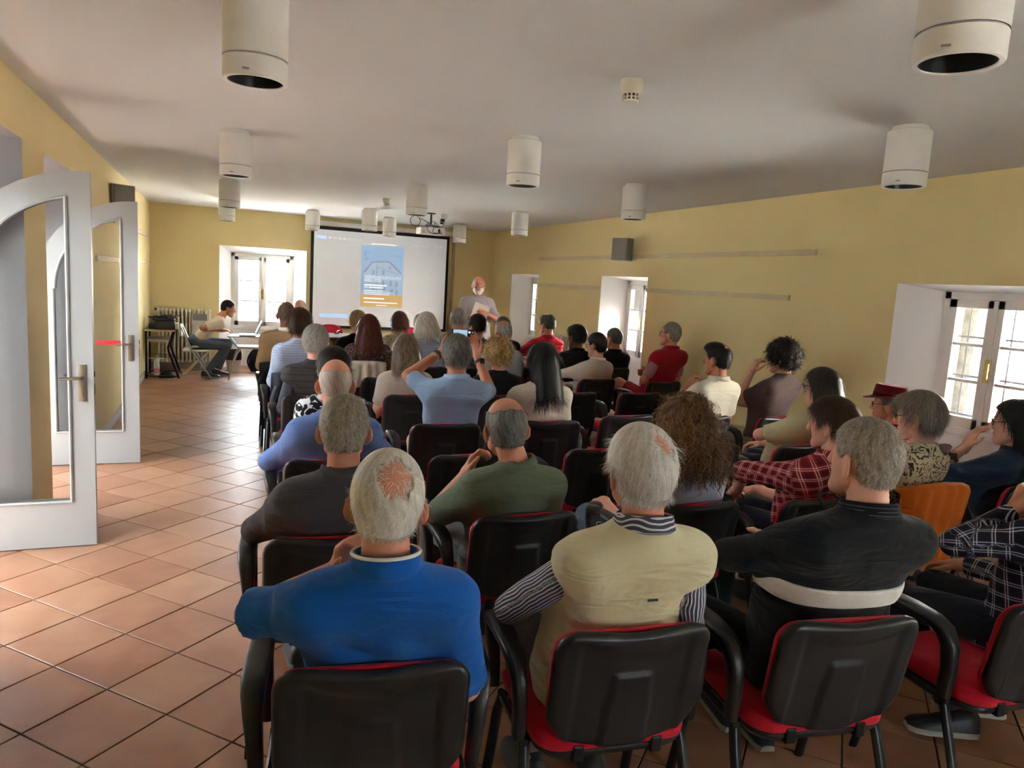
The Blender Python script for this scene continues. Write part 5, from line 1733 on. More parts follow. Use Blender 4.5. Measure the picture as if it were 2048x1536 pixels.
        if collar is not None:
            axv = Vector(nk0 - nb) + Vector((0, 0, .05))
            ring_collar(root, Vector(nb) + Vector((0, -.004, -.010)), axv, .066 * neck, colh, collar, trim=trim, gap=.45)
    # lower body
    tm = trousers or DARKT
    ls = (.0095, .012, .017)[lod]
    G = None
    if standing:
        hips = {s: np.array((s * .09, hip[1], .90)) for s in (-1, 1)}
        LG = {s: (hips[s], np.array((s * .10, .02, .48)), np.array((s * .11, -.02, .085))) for s in (-1, 1)}
    else:
        LG = legs or {s: (np.array((hip[0] + s * .09, hip[1] + .01, .545)), np.array((s * .13, hip[1] + .46, .53)), np.array((s * .125, hip[1] + .40, .085))) for s in (-1, 1)}
    pts = []
    for s in (-1, 1):
        for p in LG[s][:3]: pts += [np.array(p) + .12, np.array(p) - .12]
    pts = np.array(pts); lo, hi = pts.min(0), pts.max(0); hi[2] += .05; lo[1] -= .05
    lo[2] = max(lo[2], .03)
    G = Field(*[np.arange(lo[i], hi[i] + ls, ls, dtype=F32) for i in range(3)])
    pc = np.array((hip[0], hip[1], .555 if not standing else .93))
    G.ell(pc, (.178 * build, .130 * build, .105 if not standing else .12), .02)
    for s in (-1, 1):
        h_, kn, an = [np.array(q, float) for q in LG[s][:3]]
        if shorts:
            G.cone(h_, kn, .086, .078, .018, cut=.80)
        else:
            fo2 = folds(seed + s, .003)
            G.cone(h_, kn, .086 * (.6 + .4 * build), .066, .018, fold=fo2); G.cone(kn, an, .062, .050, .014, cut=.93, fold=fo2)
    V, Q = surface_nets(G.dist(), G.ax, G.ay, G.az)
    np_mesh('trousers' if not shorts else 'shorts', V, Q, tm, root)
    if shorts:
        B = Field(*[np.arange(lo[i], hi[i] + ls, ls, dtype=F32) for i in range(3)])
        for s in (-1, 1):
            h_, kn, an = [np.array(q, float) for q in LG[s][:3]]
            B.cone(h_, kn, .072, .058, .012); B.cone(kn, an, .056, .036, .012)
        V, Q = surface_nets(B.dist(), B.ax, B.ay, B.az)
        np_mesh('legs', V, Q, skinm, root)
    for s in (-1, 1):
        kn, an = np.array(LG[s][1], float), np.array(LG[s][2], float)
        f = kn - np.array(LG[s][0]); f[2] = 0
        if standing: f = np.array((s * .2, 1, 0))
        if len(LG[s]) > 3: f = np.array(LG[s][3], float)
        sh_ = shoe(root, an, f, shoes[0] or SHOEB, shoes[1] or SOLEB, lod)
    if hair:
        hlist = hair if isinstance(hair, list) else [hair]
        for q in hlist: hair_mesh(root, lc, R, hs, dict(q, seed=seed), lod)
    if face: eyes(root, lc, R, hs)
    if glass: glasses(root, lc, R, hs, glass)
    if extra: extra(root, dict(head=lc, R=R, nb=nb, hip=hip, AR=AR, H=H, LG=LG, hs=hs, tf=tf))
    return root
# ------------------------------------------------------------------ the audience
def C(r, g, b_):
    f = lambda v: (v / 255 / 12.92) if v / 255 <= .04045 else ((v / 255 + .055) / 1.055) ** 2.4
    return (f(r), f(g), f(b_))
SK1 = skin('skin_ruddy', C(205, 150, 125)); SK2 = skin('skin_tan', C(190, 135, 105)); SK3 = skin('skin_fair', C(215, 170, 148)); SK4 = skin('skin_brown', C(125, 85, 65))
WHITEH = hairmat('hair_white', C(172, 168, 160), C(246, 244, 240)); GREYH = hairmat('hair_grey', C(95, 92, 88), C(205, 200, 190)); SALT = hairmat('hair_salt_pepper', C(45, 43, 42), C(150, 147, 142))
BLOND = hairmat('hair_blond', C(120, 88, 48), C(225, 190, 130)); BROWN = hairmat('hair_brown', C(38, 24, 17), C(92, 62, 42)); DKBROWN = hairmat('hair_dark_brown', C(20, 14, 12), C(58, 42, 34)); BLACKH = hairmat('hair_black', C(10, 9, 9), C(42, 38, 36))
AUBURN = hairmat('hair_auburn', C(38, 14, 12), C(118, 52, 40)); CURLB = hairmat('hair_curly_chestnut', C(52, 32, 18), C(150, 104, 60)); OMBRE = hairmat('hair_ombre', C(45, 38, 32), C(150, 128, 100)); SILVER = hairmat('hair_silver', C(170, 164, 150), C(246, 242, 232)); ASH = hairmat('hair_ash_grey', C(70, 62, 55), C(170, 158, 145)); BUZZ = hairmat('hair_grey_buzz', C(95, 85, 74), C(215, 205, 188))
GLB = mat('glasses_black', (0.012, 0.012, 0.014), 0.3); GLM = mat('glasses_metal', (0.25, 0.23, 0.2), 0.25, 0.8)
short = lambda m, **k: dict(dict(style='short', mat=m, n=5200, sl=.024, thick=.010, w=.0009), **k)
crop = lambda m, **k: dict(dict(style='short', mat=m, n=5600, sl=.013, thick=.006, w=.0008, lift=.55, mess=.35), **k)
bald = lambda m, **k: dict(dict(style='bald', mat=m, n=3800, sl=.016, thick=.0045, w=.0009, bald=(0, .005, .115, .088)), **k)
TW = mat('white_trim', C(228, 224, 214), 0.8)
def cuff(root, d, s, t, r, m, name='wrist_watch', wd=.012, face=None):
    """band round the forearm at fraction t from elbow to wrist"""
    sh, el, wr = d['AR'][s][:3]
    ax = Vector(wr - el).normalized(); c = Vector(el + (wr - el) * t)
    u = ax.orthogonal().normalized(); v = ax.cross(u)
    rings = [[c + ax * q + (u * math.cos(a) + v * math.sin(a)) * (r + p) for p, q in ((0, -wd), (.004, -wd), (.004, wd), (0, wd))] for a in [2 * PI * i / 20 for i in range(21)]]
    mb = MB(); mb.loft(rings, False); o = mb.build(name, m, root, True)
    if face:
        f = MB(); f.box((0, 0, 0), (.034, .038, .010), Matrix.Translation(c + Vector(face) * (r + .007)) @ Vector(face).to_track_quat('Z', 'Y').to_matrix().to_4x4(), bev=.003); f.build('watch_case', BLACKP, o)
NAVY = fabric('navy_trousers', C(32, 34, 46)); GREYT = fabric('grey_trousers', C(88, 86, 86)); BEIGET = fabric('beige_trousers', C(165, 150, 125)); JEANS = fabric('blue_grey_jeans', C(88, 104, 122))

# ---- front row
person('white-haired man with bald crown in a bright blue polo shirt', .375, 1.64, 1.282, -9, 0, SK1,
       dict(style='short', mat=WHITEH, n=6500, sl=.020, thick=.009, w=.0009, bald=(.016, -.092, .075, .046), wisp=500, mess=.3, lift=.10, crown=(.016, -.09, .08)), fabric('royal_blue_pique', C(14, 88, 172), .9, .9, 10, .3), 'short', NAVY,
       head=(-3, 4, 2), sw=.202, build=1.10, belly=.02, sl_len=.78, arms={-1: ((-.315, -.03, .840), (-.105, .13, .885), (.15, -.35, .9), (.7, -.6, 0), .9), 1: 'lap'},
       collar=MATS['royal_blue_pique'], trim=TW, colh=.050, nbo=(0, -.01), foldamp=.007)
VESTM = fabric('cream_cotton_vest', C(206, 199, 165), .92, .9, 9, .45)
STR1 = stripes('navy_white_striped_shirt', C(72, 74, 92), C(205, 205, 210), 85, .35, 0, .05)
def p2x(root, d):
    # stitched yoke seam and little woven tag on the back of the vest
    tf = d['tf']
    def ysurf(x, z):
        ys = np.linspace(-.45, -.05, 200, dtype=F32)
        v = tf(np.full((200, 1, 1), x, F32), ys[:, None, None], np.full((200, 1, 1), z, F32)).ravel()
        i = int(np.argmax(v < 0)); return float(ys[i])
    MB().tube([(x, ysurf(x, .875) - .001, .875) for x in np.linspace(-.185, .185, 24)], .0022, 6).build('yoke_seam', VESTM, root, True)
    MB().box((.03, ysurf(.03, .87) - .003, .868), (.030, .004, .006)).build('woven_tag', BLACKP, root)
    SOCK = blotch('clock_print_socks', C(14, 18, 34), C(16, 20, 38), C(205, 205, 195), 22, .5, .05, .28)
    for s in (-1, 1):
        kn, an = [Vector(q) for q in d['LG'][s][1:]]
        MB().tube([kn.lerp(an, t) for t in (.55, .7, .85, 1.0)], [.040, .039, .037, .038], 14).build('sock', SOCK, root, True)
LG2 = {s: (np.array((s * .09, -.075, .545)), np.array((s * .15, .37, .53)), np.array((s * .115, .245, .09))) for s in (-1, 1)}
person('white-haired man in a cream vest over a striped shirt', 1.073, 1.65, 1.329, -6, 0, SK1,
       dict(style='short', mat=WHITEH, n=8500, sl=.032, thick=.012, w=.0009, bald=(.028, -.085, .088, .040), wisp=420, mess=.16, lift=.03, grav=.2, fall=.10, crown=(.03, -.07, .10)), VESTM, 'long', GREYT,
       head=(2, 2, -3), sw=.196, build=1.14, belly=.03, vest='vest', sleeve_mat=STR1, collar=STR1, colh=.045, extra=p2x, legs=LG2, nbo=(0, -.015),
       arms={-1: ((-.285, .045, .735), (-.11, .24, .70), (.8, .5, -.1), (0, -.3, -1), .6), 1: 'clasp'}, shoes=(mat('grey_suede', C(70, 70, 70), .8), SOLEB), foldamp=.007)
def p3x(root, d):
    an = d['LG'][-1][2]
    t = text('19', 0, 0, .034, TW, 0, root, 'heel_number'); t.location = (an[0] - .022, an[1] - .083, .055); t.rotation_euler = (PI / 2 - .15, 0, 0)
BLKJ = fabric('black_track_jacket', C(22, 24, 28), .85, .85, 8, .4)
person('man with grey buzz cut in a black jacket with a white back stripe', 1.762, 1.53, 1.363, -9, 0, SK3,
       crop(BUZZ, bald=(.035, -.085, .085, .026), wisp=420, n=8000), BLKJ, 'long', fabric('black_trousers', C(16, 16, 18)), head=(14, 0, 0), sw=.212, build=1.16, belly=.03,
       arms={-1: ((-.270, .075, .870), (.00, .200, .850), (.95, .0, -.1), (0, -1, .1), .6), 1: ((.27, .05, .80), (-.02, .23, .84), (-.9, .05, .0), (0, -1, 0), .6)},
       collar=stripes('black_ribbed_collar', C(18, 19, 22), C(70, 74, 80), 120, .3, 0), colh=.040, band=(.800, .866, fabric('white_jersey_band', C(224, 222, 216))), extra=p3x, shoes=(mat('navy_sneaker', C(20, 30, 48), .6), SOLEW), nbo=(0, -.01), foldamp=.007,
       legs={-1: (np.array((-.09, -.075, .545)), np.array((-.30, .34, .60)), np.array((.03, .47, .085)), (.1, 1, 0)), 1: (np.array((.09, -.075, .545)), np.array((.12, .38, .53)), np.array((.10, .34, .085)))})
PLN = plaid('navy_white_check', C(30, 28, 46), C(22, 20, 34), C(200, 198, 205), 19, .12)
person('person in a navy and white checked shirt at the right edge', 2.78, 1.50, 1.30, -4, 0, SK2, short(DKBROWN, n=2500), PLN, 'long', NAVY, head=(10, 8, 0), sw=.215, build=1.06,
       arms={-1: ((-.325, .04, .86), (-.115, -.01, .99), (.25, -.1, .9), (.8, -.3, 0), .9), 1: 'lap'}, shoes=(SHOEB, SOLEW), foldamp=.007,
       legs={-1: (np.array((-.09, -.075, .545)), np.array((-.20, .36, .50)), np.array((-.05, .13, .095)), (-1, .45, 0)), 1: (np.array((.09, -.075, .545)), np.array((.02, .38, .53)), np.array((.14, .17, .13)), (-.9, .5, 0))})
# ---- second row
person('grey-haired man in a charcoal shirt behind the blue polo man', .417, 2.54, 1.267, -4, 0, SK1, crop(BUZZ, sl=.018, n=7000), fabric('charcoal_cotton', C(72, 70, 76), .92), 'long', NAVY, head=(-4, 6, 0), sw=.205, build=1.14, belly=.02,
       collar=MATS['charcoal_cotton'], colh=.034, arms={-1: ((-.30, .02, .735), (-.14, .25, .66), (.2, .8, -.2), (0, -.2, -1), .5), 1: 'lap'}, foldamp=.006)
person('balding man in a sage green polo resting his chin on his hand', 1.068, 2.63, 1.240, -2, 0, SK2,
       [bald(SALT, bald=((0, -.01, .135, .098), (0, .07, .07, .07)), wisp=350, n=6000, w=.0009)], fabric('sage_green_pique', C(98, 108, 88), .92), 'short', GREYT, head=(-4, 5, -3), sw=.200, build=1.06, sl_len=.62, hipo=(.06, 0),
       arms={-1: ((-.235, .075, .69), (-.105, .015, .885), (.32, -.02, .75), (.75, -.5, .1), .9), 1: ((.265, -.02, .70), (.13, .26, .65), (-.1, .8, -.2), (0, -.2, -1), .5)}, collar=MATS['sage_green_pique'], colh=.036, nbo=(.045, 0))
person('woman with long curly chestnut hair in a pale blue top', 1.913, 2.61, 1.240, 0, 0, SK3,
       dict(style='curlylong', mat=CURLB, thick=.024, wide=.040, len=.120, n=2600, sl=.085, seg=7, curl=.0085, turns=2.2, w=.0022, lift=.25, mess=.3, noise=(.006, 75), flare=.0, front=.05, fall=.14, top=.01), fabric('pale_blue_jersey', C(168, 176, 198), .94), 'short', JEANS, head=(5, 4, 0), sw=.19)
PLR = plaid('red_check', C(150, 24, 40), C(96, 14, 26), C(220, 190, 180), 21, .25)
person('dark-haired person in a red checked shirt leaning to the left', 2.731, 2.58, 1.240, 6, 0, SK3, short(BROWN, thick=.016, sl=.045, n=5200, mess=.15, fall=.12), PLR, 'elbow', NAVY, head=(18, 8, 0), sw=.20, build=1.04,
       arms={-1: ((-.270, .11, .835), (-.155, .25, .69), (.3, .6, -.4), (0, -.2, -1), .5), 1: 'clasp'}, collar=PLR, foldamp=.007)
FLOR = blotch('cream_floral_print', C(196, 184, 152), C(62, 54, 44), C(120, 92, 70), 26, .56, .02, .12)
def earring(root, d, m=None):
    c = d['head'] + d['R'] @ (np.array((-.079, .0, -.045)) * d['hs']); c = Vector(c)
    MB().lathe([(.0005, -.006), (.005, -.003), (.006, 0), (.005, .003), (.0005, .006)], 10, tr(*c)).build('earring', m or mat('pearl', (0.8, 0.78, 0.72), .2), root, True)
def p9x(root, d):
    earring(root, d)
    nb = Vector(d['nb'])
    mb = MB(); mb.tube([nb + Vector((.10, -.05, -.03)), nb + Vector((.155, -.03, -.005)), nb + Vector((.17, .02, -.02)), nb + Vector((.14, .06, -.06))], [.03, .035, .03, .02], 8, flat=.5); mb.build('collar_bow', fabric('mauve_ruffle', C(120, 96, 100)), root, True)
person('woman with short ash-grey hair and dark glasses in a floral blouse', 3.289, 2.56, 1.267, 8, 0, SK3, short(ASH, thick=.020, sl=.055, n=5200, top=.008, mess=.14, fall=.10, line='high'), FLOR, 'short', NAVY, head=(14, 6, 0), sw=.195, build=1.02, glass=GLB, face=True, extra=p9x)
DEN = fabric('dark_denim', C(34, 48, 68), .8)
def p10x(root, d): cuff(root, d, -1, .62, .036, BLACKP, 'fitness_band', .010, (-.7, -.6, .3))
person('dark-haired woman in a denim jacket resting cheek on her hand', 4.014, 2.55, 1.226, 10, 1, SK3, dict(style='long', mat=BLACKH, thick=.014, wide=.010, len=.15, n=2600, sl=.07, w=.0012, mess=.08, lift=.05, front=.02, fall=.3), DEN, 'elbow', NAVY, head=(22, 6, 0), sw=.195,
       face=True, glass=GLM, extra=p10x, arms={-1: ((-.12, .20, .735), (.030, .085, .925), (.0, -.35, .9), (.6, -.7, 0), .55), 1: 'lap'}, collar=DEN)
# ---- third row
def hat(root, d):
    hd, R, s = d['head'], d['R'], d['hs']
    Mx = Matrix.Translation(Vector(hd)) @ Matrix(R.tolist()).to_4x4() @ tr(0, -.008, .052) @ rotx(.10)
    FE = fabric('burgundy_felt', C(112, 24, 34), .9)
    mb = MB(); n = 28
    prof = [(.150, -.012, 1), (.154, -.006, 1), (.118, .0, 1), (.100, .004, 1), (.099, .03, 1), (.096, .07, 1), (.088, .088, 1), (.055, .086, 1), (.01, .080, 1)]
    rings = []
    for r, z, _ in prof:
        ring = []
        for i in range(n):
            a = 2 * PI * i / n; x, y = r * .86 * math.cos(a), r * 1.12 * math.sin(a)
            zz = z + (.020 * math.cos(a) ** 2 if r > .11 else 0) - (.014 * max(0, math.sin(a)) if r > .11 else 0) - (.016 * max(0, -math.cos(a) ** 2 + .2) if r < .06 else 0)
            ring.append((x, y, zz))
        rings.append(ring)
    mb.loft(rings, M=Mx); h = mb.build('felt_hat', FE, root, True, 1.0)
    b = MB(); rr = [[(r * .862 * math.cos(2 * PI * i / n), r * 1.122 * math.sin(2 * PI * i / n), z) for i in range(n)] for r, z in ((.1015, .005), (.1005, .028))]
    b.loft(rr, False, M=Mx); b.build('hat_band', fabric('dark_ribbon', C(60, 10, 18)), h, True)
person('man in a burgundy felt hat and red polo by the nearest window', 4.316, 3.6, 1.135, 16, 1, SK1, crop(GREYH, n=2000), fabric('red_polo', C(150, 18, 28)), 'short', NAVY, head=(20, 2, 0), sw=0.191, face=True, glass=GLB, extra=hat, collar=MATS['red_polo'], slump=.05)
person('woman with long straight dark hair in a pale yellow top', 3.68, 3.6, 1.262, 10, 1, SK3, dict(style='long', mat=DKBROWN, thick=.014, wide=.012, len=.15, n=3000, sl=.08, w=.0011, mess=.06, lift=.04, front=.03, fall=.35), fabric('pale_yellow_jersey', C(196, 190, 152), .94), 'short', NAVY,
       head=(12, 8, 0), sw=0.215, build=1.22, belly=.03, sl_len=.7, glass=GLB, arms={-1: ((-.31, .045, .80), (-.09, .22, .74), (.9, .2, 0), (0, -.6, -.6), .5), 1: 'clasp'}, foldamp=.008)
person('bald grey-fringed man in a blue shirt beside the aisle', .543, 3.6, 1.270, -6, 0, SK1, bald(hairmat('hair_pale_stubble', C(150, 134, 124), C(196, 188, 180)), bald=((0, -.02, .135, .105), (0, .08, .08, .08)), sl=.005, thick=.002, n=5500, lift=.5), fabric('cornflower_shirt', C(98, 124, 182), .92), 'long', NAVY,
       head=(-3, 8, 0), sw=0.202, build=1.12, collar=MATS['cornflower_shirt'], arms={-1: ((-.315, .0, .72), (-.16, .25, .65), (.2, .8, -.2), (0, -.2, -1), .5), 1: ((.30, .0, .74), (.13, .26, .66), (-.2, .8, -.2), (0, -.2, -1), .5)}, foldamp=.008)
# ---- fourth row
person('person with curly black hair in a brown t-shirt raising a hand', 4.121, 4.45, 1.366, 12, 1, SK3, dict(style='curly', mat=DKBROWN, thick=.030, wide=.03, len=.0, n=1900, sl=.05, seg=7, curl=.0075, turns=2.4, w=.0018, lift=.5, mess=.5, noise=(.006, 95), top=.01), fabric('brown_jersey', C(98, 80, 78), .93), 'short', BEIGET,
       head=(14, 4, 0), sw=0.196, build=1.04, arms={-1: ((-.19, .09, .875), (-.085, .06, 1.105), (.25, -.2, .9), (.9, -.3, .1), 1.0), 1: ((.24, .06, .80), (-.05, .24, .83), (-.9, .1, .0), (0, -1, 0), .5)})
def p14beard(m, **k): return dict(dict(style='short', mat=m, n=0), **k)
person('bearded man with thinning dark hair in a white polo shirt', 3.535, 4.5, 1.335, 10, 1, SK2, [crop(BLACKH, bald=(.01, -.075, .105, .030), sl=.016, top=.014, n=5200)], fabric('ivory_pique', C(216, 210, 192), .95), 'short', NAVY, head=(12, 4, 0), sw=0.205, build=1.05,
       collar=MATS['ivory_pique'], arms={-1: ((-.20, .11, .78), (-.045, .085, .955), (.1, -.25, .9), (.8, -.5, 0), .95), 1: 'lap'})
BWP = blotch('black_white_graphic_print', C(20, 20, 22), C(215, 218, 222), C(20, 20, 22), 13, .5, .015, .2)
person('dark-haired woman in a black and white graphic top', .65, 4.4, 1.240, -4, 1, SK3, short(DKBROWN, thick=.020, sl=.05, n=4500, mess=.12), BWP, 'elbow', NAVY, head=(0, 10, 0), sw=0.191)
SKYS = fabric('light_blue_shirt', C(150, 178, 214), .95)
def p35x(root, d):
    cuff(root, d, 1, .84, .031, BLACKP, 'wrist_watch', .011, (.2, -.9, .4)); cuff(root, d, -1, .88, .030, BLACKP, 'black_bracelet', .004); cuff(root, d, -1, .80, .031, mat('silver_band', (.7, .68, .64), .3, .8), 'light_bracelet', .003)
person('man in a light blue shirt holding up a phone to film', 1.42, 4.40, 1.343, -4, 1, SK2, short(SALT, thick=.016, sl=.035, n=6500, mess=.4, lift=.35, top=.008), SKYS, 'short', BEIGET, head=(-6, 6, 0), sw=0.205, build=1.08, sl_len=.62, neck=1.05,
       arms={-1: ((-.275, .02, 1.06), (-.03, .17, 1.205), (.62, .35, .62), (.5, -.75, .1), .45), 1: ((.285, .0, .965), (.235, .19, 1.175), (-.15, .35, .9), (-.7, -.6, .3), .55)}, collar=SKYS, extra=p35x, foldamp=.008, bodyk=.85)
person('woman with long straight black hair in a white t-shirt', 2.042, 4.45, 1.306, 0, 1, SK3, dict(style='long', mat=BLACKH, thick=.013, wide=.010, len=.19, n=4200, sl=.09, w=.0011, mess=.04, lift=.03, front=.03, fall=.4), fabric('white_jersey', C(222, 216, 204), .96), 'short', NAVY, head=(16, 6, 0), sw=0.205, build=1.14, glass=GLM, foldamp=.007)
# ---- fifth row
PADJ = fabric('quilted_charcoal_gilet', C(66, 64, 66), .9)
person('man with wavy grey hair in a quilted charcoal gilet', .677, 5.5, 1.296, -4, 1, SK3, short(GREYH, thick=.018, sl=.035, n=5200, curl=.003, seg=5, mess=.35), stripes('quilted_charcoal', C(68, 66, 68), C(46, 45, 47), 20, .14, 2, .01), 'long', NAVY, head=(-4, 6, 0), sw=0.205, build=1.05, vest='gilet', sleeve_mat=fabric('slate_sleeve', C(72, 78, 92)), collar=PADJ)
person('woman with shoulder-length ombre hair in a beige top with shoulder buttons', 1.366, 5.52, 1.247, -2, 1, SK3, dict(style='bob', mat=OMBRE, thick=.014, wide=.012, len=.10, n=3800, sl=.075, w=.0012, mess=.06, lift=.04, front=.035, fall=.35, flare=.012), fabric('greige_top', C(184, 174, 164), .95), 'short', NAVY, head=(-4, 6, 0), sw=0.191, build=1.05)
person('woman with short blond curls in a black top', 2.127, 5.5, 1.234, 2, 1, SK3, dict(style='curly', mat=BLOND, thick=.030, wide=.03, len=-.005, n=2600, sl=.045, seg=7, curl=.0065, turns=2.5, w=.0019, lift=.4, mess=.5, noise=(.006, 95)), fabric('black_jersey', C(20, 20, 24), .9), 'short', NAVY, head=(4, 6, 0), sw=0.191, build=1.05)
# ---- sixth row
person('brown-haired woman in a pale blue ribbed top', .658, 6.45, 1.364, -2, 1, SK3, short(BROWN, thick=.024, sl=.055, n=4200, mess=.1, fall=.12), stripes('pale_blue_rib', C(170, 186, 214), C(150, 166, 196), 45, .3, 2, .01), 'elbow', NAVY, head=(-8, 2, 0), sw=0.196, build=1.06)
person('balding man in a pale grey-blue shirt, dark jacket at his waist', 2.594, 6.6, 1.331, 4, 2, SK2, bald(GREYH, sl=.009, thick=.003, bald=((0, -.02, .12, .07), (0, .08, .08, .09))), fabric('grey_blue_shirt', C(150, 162, 172), .95), 'long', NAVY, head=(8, 6, 0), sw=0.191, collar=MATS['grey_blue_shirt'])
def p32x(root, d): earring(root, d, BRASS)
person('woman with black hair tied back in a cream blazer writing notes', 3.573, 6.48, 1.248, 14, 2, SK3, [dict(style='short', mat=BLACKH, thick=.012, n=1800, sl=.03, mess=.05, lift=.02, line='nape'), ], fabric('cream_blazer', C(208, 202, 190), .95), 'long', NAVY, head=(18, 10, 0), sw=0.191, glass=GLM, extra=p32x, face=True,
       arms={-1: ((-.27, .10, .80), (-.16, .31, .67), (.1, .9, -.1), (.2, -.2, -1), .7), 1: 'clasp'}, collar=MATS['cream_blazer'])
person('man in a red polo and shorts with folded arms and crossed legs', 4.34, 6.32, 1.399, 14, 1, SK1, short(GREYH, thick=.008, sl=.025, n=3200, bald=(0, .075, .115, .06), line='nape'), fabric('crimson_pique', C(158, 22, 44), .93), 'short', fabric('crimson_shorts', C(165, 36, 52)), head=(28, 0, 0), sw=0.210, build=1.10, belly=.02, face=True, glass=GLB,
       vest='polo_shirt', sleeve_mat=fabric('rose_sleeve', C(178, 130, 140)), arms='crossed', collar=MATS['crimson_pique'], shorts=True, sl_len=.62,
       legs={-1: (np.array((-.09, -.075, .55)), np.array((-.19, .34, .70)), np.array((.06, .52, .43))), 1: (np.array((.09, -.075, .545)), np.array((.10, .38, .53)), np.array((.10, .40, .085)))})
# ---- seventh row
person('bald man in a camel jacket at the aisle end near the front', .622, 7.3, 1.393, -4, 2, SK4, bald(hairmat('hair_shaved', C(70, 55, 45), C(120, 100, 85)), sl=.004, thick=.002, n=1500, bald=((0, .0, .125, .08), (0, .09, .08, .09))), fabric('camel_wool', C(158, 132, 96), .93), 'long', NAVY, head=(-12, 4, 0), sw=0.220, build=1.06, collar=TW)
person('woman with long auburn hair in a brown speckled blouse', 1.414, 7.3, 1.295, 0, 2, SK3, dict(style='long', mat=AUBURN, thick=.018, wide=.026, len=.18, n=4200, sl=.08, w=.0013, mess=.08, lift=.05, front=.03, fall=.35, flare=.02), blotch('brown_speckle', C(70, 44, 42), C(190, 172, 160), C(60, 38, 36), 60, .58, .02, .2), 'elbow', NAVY, head=(0, 2, 0), sw=0.205, build=1.08)
person('woman with a white bob in a pale blue striped shirt', 2.008, 7.3, 1.339, 2, 2, SK3, dict(style='bob', mat=SILVER, thick=.022, wide=.028, len=.055, n=4200, sl=.07, w=.0014, mess=.12, lift=.08, front=.04, fall=.3), stripes('faint_blue_stripes', C(176, 186, 208), C(156, 168, 196), 40, .4, 2, .02), 'long', NAVY, head=(4, 4, 0), sw=0.191)
person('woman with short dark hair and bare neck in a grey top', 2.568, 7.3, 1.346, 8, 2, SK1, short(DKBROWN, thick=.014, sl=.035, n=3600, line='high'), blotch('grey_mottled_top', C(70, 72, 82), C(110, 112, 122), C(60, 62, 72), 30, .5, .1, .1), 'short', NAVY, head=(14, 8, 0), sw=0.186, extra=lambda r, d: earring(r, d))
person('young man with thick black hair in a black polo', 3.685, 7.15, 1.278, 8, 2, SK4, short(BLACKH, thick=.022, sl=.035, n=3600, mess=.35, top=.012), fabric('black_polo', C(18, 18, 20), .9), 'short', NAVY, head=(14, 6, 0), sw=0.210, collar=MATS['black_polo'])
person('grey-haired man in a black shirt by the middle window', 4.337, 7.45, 1.249, 8, 2, SK1, crop(SALT, sl=.014), fabric('black_shirt', C(22, 22, 26), .9), 'short', NAVY, head=(10, 6, 0), sw=0.205, collar=MATS['black_shirt'])
# ---- eighth and ninth rows
person('short-haired blonde woman in a black jacket before the table', 1.446, 8.1, 1.291, -6, 2, SK3, short(BLOND, thick=.018, sl=.05, n=3600, mess=.2, fall=.12), fabric('black_jacket', C(18, 18, 22), .9), 'long', NAVY, head=(8, 8, 0), sw=0.196, arms={-1: ((-.31, -.02, .80), (-.14, .24, .70), (.3, .8, -.1), (0, -.2, -1), .5), 1: 'lap'})
def clip_(root, d):
    c = Vector(d['head'] + d['R'] @ (np.array((-.05, -.085, .06)) * d['hs'])); MB().box((0, 0, 0), (.012, .012, .03), tr(*c) @ roty(.6), bev=.004).build('hair_clip', CHROME, root)
person('woman with red-brown hair and a silver hair clip in a beige lace top', 2.102, 8.9, 1.260, 2, 2, SK3, dict(style='bob', mat=AUBURN, thick=.020, wide=.012, len=.03, n=3400, sl=.05, seg=5, curl=.003, w=.0014, mess=.2, lift=.12, front=.03, fall=.3), blotch('beige_dotted_lace', C(190, 172, 138), C(205, 188, 156), C(40, 32, 28), 18, .5, .1, .16), 'short', NAVY, head=(-2, 4, 0), sw=0.186, extra=clip_)
person('man with wavy grey hair in a taupe jacket in front of the speaker', 2.643, 8.2, 1.364, 4, 2, SK3, short(GREYH, thick=.014, sl=.035, n=3400, seg=4, curl=.003), fabric('taupe_jacket', C(140, 124, 110), .93), 'long', NAVY, head=(2, 8, 0), sw=0.191, collar=MATS['taupe_jacket'])
person('greying man in a navy jacket half hidden behind a balding man', 3.174, 8.1, 1.297, 6, 2, SK1, crop(ASH, sl=.02), fabric('navy_jacket', C(36, 40, 64), .92), 'long', NAVY, head=(8, 6, 0), sw=0.210, collar=MATS['navy_jacket'])
person('man with dark grey tufted hair in a bright red shirt', 3.759, 8.1, 1.344, 12, 2, SK1, short(SALT, thick=.014, sl=.035, n=3400, mess=.4, bald=(0, -.02, .13, .045)), fabric('scarlet_shirt', C(200, 32, 44), .95), 'elbow', NAVY, head=(14, 12, 0), sw=0.215, build=1.1, glass=GLM,
       collar=MATS['scarlet_shirt'], arms={-1: ((-.29, .06, .83), (-.10, .25, .76), (.8, .4, 0), (0, -.5, -.7), .5), 1: 'clasp'})
person('dark-haired person almost hidden behind the white bob', 2.63, 9.9, 1.195, 0, 2, SK2, short(SALT, n=1500), fabric('dim_grey_shirt', C(80, 84, 92)), 'long', NAVY, sw=0.191)
